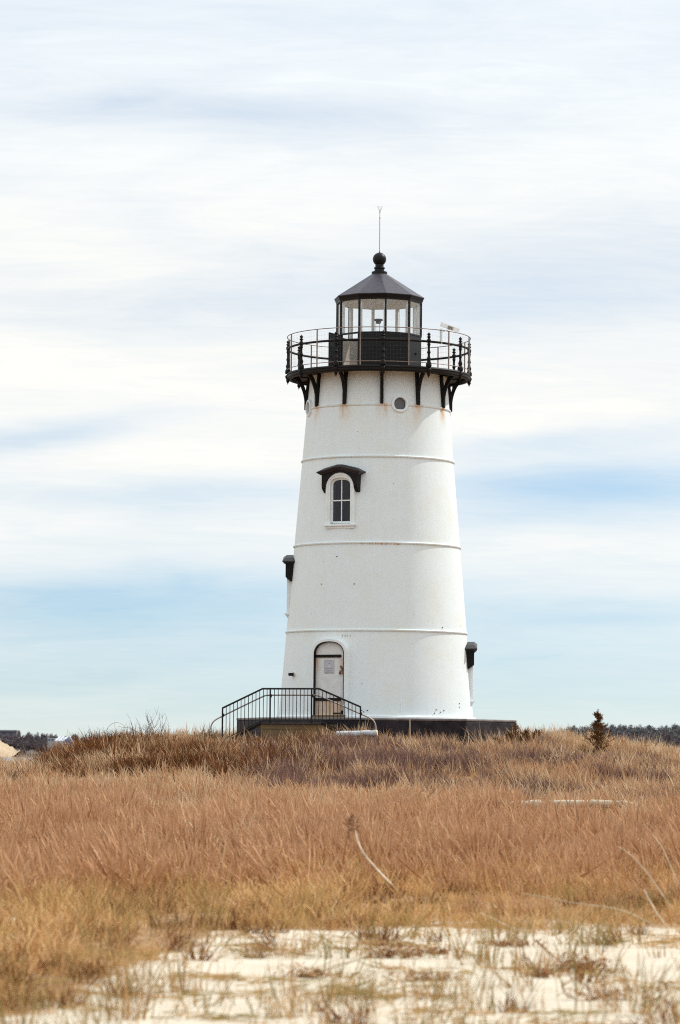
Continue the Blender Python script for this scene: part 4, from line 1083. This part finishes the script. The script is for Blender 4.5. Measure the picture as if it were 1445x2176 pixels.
M_sandgr = blade_mat('beach_blades', [(0.46, 0.25, 0.10), (0.32, 0.22, 0.08), (0.18, 0.16, 0.06), (0.58, 0.37, 0.18), (0.22, 0.10, 0.045)], None, None, 0.25)

C_tan = protos('tan_grass', 9, n=17, hr_=(.14, .46), spread=.12, lean=(-.12, 0), wd=.021, bend=.6, m_=M_tan)
C_red = protos('red_grass', 12, n=24, hr_=(.12, .44), spread=.22, lean=(-.14, 0), wd=.0125, bend=.45, m_=M_red, head=1.0)
C_yel = protos('golden_grass', 9, n=20, hr_=(.06, .27), spread=.14, lean=(-.05, 0), wd=.012, bend=.70, m_=M_yel, splay=.95, crook=.42, segs=5)
C_brn = protos('brown_brush', 8, n=44, hr_=(.20, .54), spread=.20, lean=(0, 0), wd=.022, bend=.25, m_=M_brn, crook=.7, splay=1.1, segs=5)
C_pur = protos('purple_brush', 8, n=44, hr_=(.20, .50), spread=.20, lean=(-.05, 0), wd=.018, bend=.15, m_=M_pur, crook=.5, splay=.7, segs=5)
C_tall = protos('tall_grass', 9, n=5, hr_=(.40, .72), spread=.10, lean=(-.16, 0), wd=.018, bend=.55, m_=M_tan)
C_snd = protos('beach_grass', 9, n=10, hr_=(.10, .40), spread=.12, lean=(-.02, 0), wd=.009, bend=.45, m_=M_sandgr)

def band(v, a, b, s): return sstep(a - s, a + s, v) * sstep(b + s, b - s, v)
def lane(x, y): return y + (fbm(x, y, 0.16, 40) - 0.5) * 14 + (fbm(x, y, 0.5, 44) - .5) * 9            # wandering boundaries between the species
def brownness(x, y):
    m1 = band(x, -7.6, -0.9, 1.1) * band(y + (fbm(x, y, .5, 61) - .5) * 8, 81 + 0.0 * x, 95.5, 1.5)
    return m1 * sstep(.32, .46, fbm(x, y * .8, 0.8, 50)) 
def purpleness(x, y):
    m1 = band(x, -2.0, 3.9, .8) * band(y + (fbm(x, y, .5, 62) - .5) * 8, 76, 92.5, 1.5) * sstep(.28, .42, fbm(x, y, 0.5, 55))
    m2 = band(x, 3.5, 13, .8) * band(y, 70, 92, 3) * sstep(.42, .54, fbm(x, y, 0.6, 58))
    return np.maximum(m1, m2 * .8)
def hclump(x, y): return (1 - .45 * band(x, -11, -7.7, .5) * (y > 90)) * (0.35 + 1.3 * sstep(.2, .8, fbm(x, y * .6, 0.75, 71)))
def ptan(x, y):
    b = np.maximum(brownness(x, y), purpleness(x, y))
    return np.clip(sstep(56, 74, lane(x, y)) * (1 - 0.80 * b), 0.15 * (y > 40), 1) * (.35 + .65 * sstep(.32, .55, fbm(x, y, .8, 75)))
def pred(x, y): return np.clip(sstep(29, 47, lane(x, y)) * sstep(80, 62, lane(x, y)) + 0.10 * (y > 66) + .22 * (y > 31) * sstep(.4, .6, fbm(x, y * .6, .7, 88)), 0, 1) * (1 - .6 * np.maximum(brownness(x, y), purpleness(x, y))) * (.12 + .88 * sstep(.34, .50, fbm(x, y * .55, 1.3, 77)))
def pyel(x, y): return np.clip((1 - sandiness(x, y)) * sstep(53, 33, lane(x, y)) + .04 * sstep(34, 26, y) + (.07 + .6 * sstep(-.7, -1.5, x)) * sstep(.44, .60, fbm(x, y, 1.0, 83)) * sstep(34, 30, y) + .14 * (y > 30), 0, 1) * (0.30 + 0.70 * sstep(.35, .6, fbm(x, y, 1.5, 80)))
def hyel(x, y): return hclump(x, y) * (0.45 + 0.55 * sstep(.75, .05, sandiness(x, y)))
put('tan_grass', C_tan, 9, field(42, 116, 17, ptan), (.7, 1.2), hs=hclump, label='tall dry tan grass covering the mound round the lighthouse', cat='grass', kind='stuff')
put('red_brown_grass', C_red, 12, field(30, 92, 32, pred), (.65, 1.25), tilt=.15, hs=hclump, label='fine red brown grass across the middle of the field', cat='grass', kind='stuff')
put('golden_grass', C_yel, 9, field(17, 62, 45, pyel), (.65, 1.2), hs=hyel, label='short golden and olive beach grass behind the bare sand', cat='grass', kind='stuff')
put('brown_brush', C_brn, 8, field(76, 101, 20, lambda x, y: brownness(x, y)), (.7, 1.15), hs=hclump, label='dark brown tangled brush along the front of the mound', cat='brush', kind='stuff')
put('purple_brush', C_pur, 8, field(66, 98, 18, lambda x, y: purpleness(x, y)), (.65, 1.05), hs=hclump, label='grey purple twiggy brush on the slope below the plinth', cat='brush', kind='stuff')
put('tall_grass', C_tall, 9, field(60, 116, 4.5, lambda x, y: .25 + .75 * sstep(.4, .6, fbm(x, y, .6, 99))), (.7, 1.15), tilt=.16, label='scattered taller straw stems standing above the mound grass', cat='grass', kind='stuff')
put('brown_litter', C_brn, 8, field(17, 60, 7, lambda x, y: np.clip(.06 + 1.0 * sstep(.52, .66, fbm(x, y * .6, 1.1, 120)), 0, 1) * (1 - .85 * sandiness(x, y))), (.28, .60), label='low dark brown dead plants scattered through the golden grass', cat='brush', kind='stuff')
def psand(x, y): return np.clip(0.06 + 1.0 * sstep(.50, .66, fbm(x, y, 1.4, 90)) + .25 * sstep(-.6, -1.6, x), 0, 1) * sstep(36, 31, y)
put('beach_grass', C_snd, 9, field(15, 34, 16, psand), (.7, 1.2), tilt=.16, label='sparse thin blades of beach grass growing out of the white sand', cat='grass', kind='stuff')
# loose dead straw lying on the sand
C_lit = bpy.data.collections.new('straw'); rg = random.Random(2)
for i in range(5):
    mb = MB()
    for k in range(14):
        a = rg.gauss(0.1, .5); L = rg.uniform(.05, .22); c = Vector((rg.gauss(0, .16), rg.gauss(0, .10), rg.uniform(.003, .03)))
        d = Vector((cos(a), sin(a), rg.uniform(-.08, .12))); s_ = Vector((-sin(a), cos(a), .6)) * rg.uniform(.003, .006)
        mb.v += [tuple(c - d * L / 2 - s_), tuple(c - d * L / 2 + s_), tuple(c + d * L / 2 + s_ * .5), tuple(c + d * L / 2 - s_ * .5)]; q = len(mb.v); mb.f.append((q - 4, q - 3, q - 2, q - 1)); mb.mi.append(0)
    C_lit.objects.link(bpy.data.objects.new('straw', mb.mesh('straw', M_sandgr)))
put('dead_straw', C_lit, 5, field(15, 33, 9, lambda x, y: np.clip(.03 + 1.1 * sstep(.54, .68, fbm(x * .6, y * 1.2, 1.2, 95)), 0, 1)), (.7, 1.3), tilt=.03, label='loose dead straw scattered over the sand', cat='straw', kind='stuff')

# ------------------------------------------------------------------ single stalks, driftwood and dead weed
def stalk(name, pts, Y0, Y1, r, label, cat, m_=M_stalk, parent=None):
    """a stalk through picture points (root first), lying between two distances"""
    n = len(pts); w_ = [at(x, y, Y0 + (Y1 - Y0) * i / (n - 1)) for i, (x, y) in enumerate(pts)]
    w_[0].z = min(w_[0].z, h1(w_[0].x, w_[0].y) + 0.02)
    for p in w_: p.z = max(p.z, h1(p.x, p.y) + 0.02)
    for _ in range(2):
        q = [w_[0]]
        for i in range(len(w_) - 1): q += [w_[i].lerp(w_[i + 1], .25), w_[i].lerp(w_[i + 1], .75)]
        w_ = q + [w_[-1]]
    b_ = w_[0].copy()
    root = empty(name, b_, label=label, cat=cat)
    MB().tube([p - b_ for p in w_], [r * (1 - .45 * i / len(w_)) for i in range(len(w_))], 6).build('stem', m_, root, smooth=60)
    return root, w_, b_
Yc = ground_at(845, 1897).y
rt_, w_, b_ = stalk('dead_stalk', [(846, 1900), (818, 1866), (781, 1826), (760, 1792), (754, 1762)], Yc, Yc + .2, .015, 'curved pale dead stalk with a dark seed head rising from the grass', 'plant', M_palestalk)
sh = MB(); rg = random.Random(9)
for k in range(46):
    q = w_[-1] - b_ + Vector((rg.gauss(-.04, .032) , rg.gauss(0, .02), rg.gauss(.05, .065)))
    spray(sh, q, Vector((rg.uniform(-.8, .5), rg.uniform(-.5, .5), rg.uniform(.1, 1))).normalized(), rg.uniform(.04, .08), .007, rg)
sh.build('seed_head', leaf_mat('seed_head', [(0.26, 0.13, 0.07), (0.38, 0.21, 0.12), (0.18, 0.09, 0.05)]), rt_)
for pts, r, lab in (
    ([(1450, 1900), (1424, 1840), (1408, 1800), (1386, 1774)], .007, 'pale thin reed leaning at the far right edge, topmost of the reeds'),
    ([(1444, 1958), (1410, 1905), (1372, 1850), (1345, 1820), (1315, 1799)], .006, 'long brown reed bending left over the red grass'),
    ([(1418, 1976), (1392, 1935), (1376, 1905), (1368, 1890)], .008, 'short thick straw coloured reed at the edge of the sand on the right'),
    ([(1395, 1972), (1320, 1930), (1222, 1920), (1150, 1905), (1110, 1898)], .006, 'pale fallen stem lying along the golden grass above the sand'),
    ([(1118, 1988), (1075, 1965), (1022, 1940)], .006, 'short fallen straw stem near the top edge of the sand'),
    ([(1180, 1880), (1140, 1862), (1105, 1846)], .005, 'small dry stem slanting in the red brown grass')):
    yq = ground_at(min(1440, pts[0][0]), min(pts[0][1], 2100)).y
    stalk('reed_stem', pts, yq - .1, yq + .3, r, lab, 'reed')
# pale weathered logs half hidden in the field
def log(pa, pb, Y, r, label):
    a, b = at(*pa, Y), at(*pb, Y); c = (a + b) / 2; rgl = random.Random(int(pa[0])); n = 10
    o = MB().tube([(a - c).lerp(b - c, k / n) + Vector((0, 0, rgl.uniform(-.012, .012))) for k in range(n + 1)], [r * (1 + rgl.uniform(-.12, .12)) * (0.7 if k in (0, n) else 1) for k in range(n + 1)], 10).build('driftwood_log', M_drift, None, smooth=60, label=label, cat='driftwood')
    o.location = c + Vector((0, 0, .04)); return o
log((1068, 1718), (1152, 1713), 64, .085, 'short pale driftwood log half sunk in the grass, left of the dark weed')
log((1172, 1712.5), (1345, 1714), 64.4, .08, 'long pale driftwood log half sunk in the grass, right of the dark weed')
bare_shrub('dead_weed', gp(1163, 63.4), .42, .7, 8, M_twig_br, 'dark reddish dead weed growing between the two driftwood logs', cat='plant', seed=31, r0=.006)
# dead weed clumps and sticks on the sand
def clump(px, py, wd, hh, n, seed, label, m_=None):
    p = ground_at(px, py); rg = random.Random(seed); mb = MB()
    for k in range(n):
        q = Vector((rg.gauss(0, wd), rg.gauss(0, .04), abs(rg.gauss(0, hh * .5))))
        spray(mb, q, Vector((rg.uniform(-1, 1), rg.uniform(-1, 1), rg.uniform(-.1, .8))).normalized(), rg.uniform(.03, .07), .006, rg)
    st_ = MB()
    for k in range(9):
        a = rg.uniform(-1, 1); st_.tube([(rg.gauss(0, wd * .5), rg.gauss(0, .03), 0), (a * wd * 1.4, rg.gauss(0, .05), hh * rg.uniform(.3, 1.4))], [.004, .002], 4)
    root = empty('weed_clump', p, label=label, cat='plant')
    mb.build('dead_leaves', CLM, root); st_.build('stem', M_weed, root)
CLM = leaf_mat('dead_weed_leaves', [(0.24, 0.095, 0.04), (0.38, 0.18, 0.07), (0.46, 0.27, 0.12), (0.16, 0.06, 0.03)])
clump(835, 2036, .16, .11, 200, 1, 'dark brown dead weed clump at the end of the pale stick on the sand')
clump(1235, 2064, .13, .09, 170, 2, 'reddish dead weed clump lying on the open sand to the right')
clump(790, 1992, .10, .05, 80, 3, 'small dark weed clump near the top edge of the sand')
clump(1085, 2012, .12, .04, 80, 4, 'flat brown weed clump in the middle of the bare sand')
clump(925, 2028, .10, .04, 70, 5, 'small brown weed clump just beside the dark clump at the stick')
clump(655, 2078, .12, .06, 90, 6, 'brown weed clump at the lower end of the pale stick')
clump(1155, 2078, .06, .06, 60, 7, 'tiny upright orange brown weed left of the reddish clump')
clump(905, 2085, .16, .05, 90, 8, 'thin tan weed clump in front of the pale stick')
clump(1285, 2125, .16, .10, 120, 9, 'tan and olive weed clump low on the sand by the right corner')
def stick(pa, pb, r, label, m_):
    a, b = ground_at(*pa), ground_at(*pb); a.z += r; b.z += r + .02; c = (a + b) / 2; rgl = random.Random(7)
    o = MB().tube([(a - c).lerp(b - c, k / 6) + Vector((0, 0, rgl.uniform(-.008, .012))) for k in range(7)], [r * (1 - .08 * k) for k in range(7)], 6).build('beach_stick', m_, None, smooth=60, label=label, cat='stick'); o.location = c
stick((668, 2068), (806, 2030), .011, 'long pale stick lying slanted on the sand', M_drift)
stick((1140, 2000), (1190, 2052), .008, 'brown twig pointing down to the reddish weed clump', M_weed)
stick((1112, 2030), (1145, 2072), .007, 'short orange brown twig on the bare sand', M_weed)
stick((1262, 2048), (1310, 1995), .004, 'very thin grey twig beyond the reddish weed clump', M_twig)

# ------------------------------------------------------------------ far shore: trees, cottage, long building
def crown_mesh(name, m_, seed, w_=1.0, hh=1.0, n=420, lumps=8):
    rg = random.Random(seed); mb = MB()
    L = [(Vector((rg.uniform(-.6, .6) * w_, rg.uniform(-.5, .5) * w_, rg.uniform(.15, .75) * hh)), rg.uniform(.28, .5)) for _ in range(lumps)]
    for k in range(n):
        c, r = rg.choice(L); d = Vector((rg.gauss(0, 1), rg.gauss(0, 1), rg.gauss(0, 1))).normalized()
        p = c + d * r * rg.uniform(.6, 1.0); p.z = max(p.z, 0.0)
        s_ = Vector((rg.gauss(0, 1), rg.gauss(0, 1), rg.gauss(0, 1))).normalized(); q = d.cross(s_).normalized(); z = rg.uniform(.055, .11)
        mb.tri(p - s_ * z, p + s_ * z, p + q * z * 1.5)
    return mb.mesh(name, m_)
M_scrub = leaf_mat('bare_scrub', [(0.095, 0.072, 0.084), (0.14, 0.108, 0.118), (0.115, 0.085, 0.082), (0.075, 0.062, 0.072)])
M_pine = leaf_mat('hazed_pine', [(0.12, 0.122, 0.128), (0.15, 0.146, 0.142), (0.14, 0.134, 0.146), (0.19, 0.176, 0.178)])  # greyed and lightened: distance haze put into the foliage colour
CRM = [crown_mesh('crown', M_scrub, 200 + k) for k in range(4)] + [crown_mesh('crown', M_pine, 300 + k) for k in range(4)]
TRK = MB().tube([(0, 0, -.6), (0, 0, .5)], [.07, .04], 6).mesh('trunk', M_twig)
def far_tree(x, y, z, s, var, label, group, sz=None):
    r = empty('far_tree', (x, y, z), random.Random(x).uniform(0, 6), label=label, cat='tree', group=group); r.scale = (s, s, sz or s)
    for nm, me_ in (('crown', CRM[var]), ('trunk', TRK)):
        o = bpy.data.objects.new(nm, me_); COL.objects.link(o); o.parent = r
    return r
rg = random.Random(77)
class Mass:
    """the rows behind the skyline trees, which read as one mass"""
    def __init__(s): s.v = []; s.f = []; s.m = []
    def add(s, x, y, z, sx, sz, var):
        me_ = CRM[var]; n = len(me_.vertices); a = np.empty(n * 3); me_.vertices.foreach_get('co', a); a = a.reshape(-1, 3)
        t_ = rg.uniform(0, 6.28); c_, s_ = cos(t_), sin(t_)
        q = np.stack([(a[:, 0] * c_ - a[:, 1] * s_) * sx + x, (a[:, 0] * s_ + a[:, 1] * c_) * sx + y, a[:, 2] * sz + z], -1)
        b0 = len(s.v); s.v += q.tolist(); s.f += [(b0 + 3 * i, b0 + 3 * i + 1, b0 + 3 * i + 2) for i in range(n // 3)]; s.m += [0 if var < 4 else 1] * (n // 3)
    def done(s, name, **kw):
        me_ = bpy.data.meshes.new(name); me_.from_pydata(s.v, [], s.f); me_.materials.append(M_scrub); me_.materials.append(M_pine)
        me_.polygons.foreach_set('material_index', s.m); o = bpy.data.objects.new(name, me_); COL.objects.link(o); return tag(o, **kw)
# skyline rows on the left hill: (px, row of the tree top)
LTOP = [(-120, 1556), (0, 1557), (20, 1557.5), (35, 1557), (50, 1553.5), (65, 1551.5), (78, 1554), (97, 1557), (115, 1555.5), (128, 1559), (135, 1561), (155, 1556.5), (170, 1559), (185, 1565), (200, 1573), (230, 1588)]
lx, ly_ = zip(*LTOP)
mass = Mass()
for row in range(6):
    for px in range(-110 + row * 5, 225, 11 if row == 0 else 8):
        Yt = LY + 8 - 9 * row; jx = px + rg.uniform(-4, 4); p = at(jx, 1570, Yt)
        top_y = float(np.interp(jx, lx, ly_)) + row * 4.6 + rg.uniform(-1.0, 2.0)
        zt_ = at(jx, top_y, Yt).z
        if jx < 50 and row > 3 and top_y > 1573: continue
        hh = rg.uniform(2.2, 3.4); s_ = rg.uniform(1.0, 1.6); zg = zt_ - hh; var = rg.choice((0, 1, 2, 3, 0, 1, 4))
        if row == 0: far_tree(p.x, Yt, zg, s_, var, 'bare purple grey tree on the skyline of the far left hill', 'bare trees on the far left hill', sz=hh / 1.1)
        else: mass.add(p.x, Yt, zg, s_, hh / 1.1, var)
mass.done('far_scrub', label='bare purple grey scrub covering the far left hill', cat='scrub', kind='stuff')
p = at(40, 1556, LY - 18)
far_tree(p.x, LY - 18, at(40, 1564, LY - 18).z, 1.05, 5, 'small round dark tree at the end of the long low building on the hill', None, sz=(at(40, 1549.5, LY - 18).z - at(40, 1564, LY - 18).z) / 1.1)
RTOP = [(1180, 1552), (1195, 1545), (1205, 1542), (1220, 1541), (1240, 1542), (1262, 1542), (1285, 1539), (1305, 1539), (1325, 1538), (1350, 1538), (1370, 1537), (1395, 1539), (1420, 1541), (1440, 1537), (1460, 1537), (1700, 1541)]
rx_, ry_ = zip(*RTOP)
mass = Mass()
for row in range(6):
    for px in range(1178 + row * 5, 1640, 14 if row == 0 else 10):
        Yt = RY + 20 - row * 14; jx = px + rg.uniform(-4, 4); top_y = float(np.interp(jx, rx_, ry_)) + row * 5.5 + rg.uniform(-.4, 1.6)
        p = at(jx, top_y, Yt); zt_ = p.z; hh = rg.uniform(4.0, 5.0); s_ = rg.uniform(2.4, 3.4)
        zg = zt_ - hh; var = rg.choice((4, 5, 6, 7, 7, 5, 0) if row < 3 else (4, 5, 0, 1, 2, 3))
        if row == 0: far_tree(p.x, Yt, zg, s_, var, 'dark pine on the skyline of the far right shore', 'pines along the far right shore', sz=hh / 1.05)
        else: mass.add(p.x, Yt, zg, s_, hh / 1.05, var)
mass.done('far_wood', label='dark pine wood below the skyline pines on the far right shore', cat='wood', kind='stuff')
# cottage with a pale roof
HC = at(130, 1575, LY - 64); hz0 = 0.2
CO = empty('cottage', (HC.x, LY - 64, at(130, 1597, LY - 64).z), label='white cottage with a pale grey gabled roof among the far trees', cat='house')
u_ = (LY - 64) / F       # metres per picture unit out there
def P_(px, py, dy=0): return Vector(((px - 130) * u_, dy, (1597 - py) * u_))
M_cw = plain('cottage_white', (0.74, 0.74, 0.76), 0.7, .05); M_cr = plain('cottage_roof', (0.36, 0.39, 0.45), 0.7, .15, 1.5); M_cg = plain('cottage_blue_gable', (0.20, 0.24, 0.36), 0.7, .1); M_tanw = plain('cottage_shed', (0.50, 0.36, 0.28), .8, .1)
M_cwin = plain('cottage_window', (0.06, 0.07, 0.09), .3)
def boxp(x0, x1, y0, y1, d0, d1): a, b = P_(x0, y1, d0), P_(x1, y0, d1); return MB().box((a + b) / 2, (b.x - a.x, d1 - d0, b.z - a.z))
boxp(118, 152, 1574, 1597, 0, 7).build('wall', M_cw, CO)
boxp(152, 163, 1578.5, 1597, 0.5, 5).build('porch', M_cw, CO)
rf = MB()
rf.quadstrip([[P_(116, 1574.5, -.3), P_(134, 1575, -.3), P_(146, 1565.2, 3.2), P_(123, 1565.6, 3.2)], [P_(116, 1575.3, -.3), P_(134, 1575.8, -.3), P_(146, 1566, 3.2), P_(123, 1566.4, 3.2)]], caps=True)
rfo = rf.build('roof', M_cr, CO)
st2 = MB()
for k in range(3): st2.quadstrip([[P_(117 + k * 7, 1574, -.36), P_(119 + k * 7, 1574, -.36), P_(127 + k * 7.4, 1565.4, 3.15), P_(125 + k * 7.4, 1565.4, 3.15)], [P_(117 + k * 7, 1574.5, -.36), P_(119 + k * 7, 1574.5, -.36), P_(127 + k * 7.4, 1565.9, 3.15), P_(125 + k * 7.4, 1565.9, 3.15)]], caps=True)
st2.build('roof_seam', M_cw, rfo)
MB().quadstrip([[P_(134, 1577.8, -.2), P_(154, 1577.8, -.2), P_(146, 1566.2, -.2)], [P_(134, 1577.8, 7), P_(154, 1577.8, 7), P_(146, 1566.2, 7)]], caps=True).build('gable', M_cg, CO)
boxp(100, 117, 1568.5, 1597, 2, 7).build('wing', plain('wing_grey', (0.42, 0.43, 0.46), .7, .1), CO)
for wx0 in (102, 109): boxp(wx0, wx0 + 3.5, 1570.5, 1574, 1.85, 2.05).build('window', M_cwin, CO)
boxp(108, 134, 1578.3, 1597, -1.5, -.2).build('shed', M_tanw, CO)
boxp(135, 146, 1581, 1597, -.6, -.1).build('door', M_cwin, CO)
# long low building on the hill
LB = at(10, 1555, LY + 14); u_ = (LY + 14) / F
BU = empty('long_building', (LB.x, LY + 14, at(10, 1566, LY + 14).z), label='long low grey building on top of the far left hill', cat='building')
def P_(px, py, dy=0): return Vector(((px - 10) * u_, dy, (1566 - py) * u_))
boxp(-60, 34, 1554, 1567, 0, 9).build('wall', plain('building_grey', (0.17, 0.16, 0.19), .8, .1), BU)
boxp(-62, 36, 1551.2, 1554, -.6, 9.6).build('roof', plain('building_roof', (0.26, 0.26, 0.30), .8, .1), BU)
for k in range(6): boxp(-50 + k * 14, -44 + k * 14, 1556, 1560, -.06, .02).build('window', M_cwin, BU)
boxp(34.5, 37, 1553, 1566, -.2, .6).build('chimney', plain('pale_post', (.45, .45, .48), .8), BU)
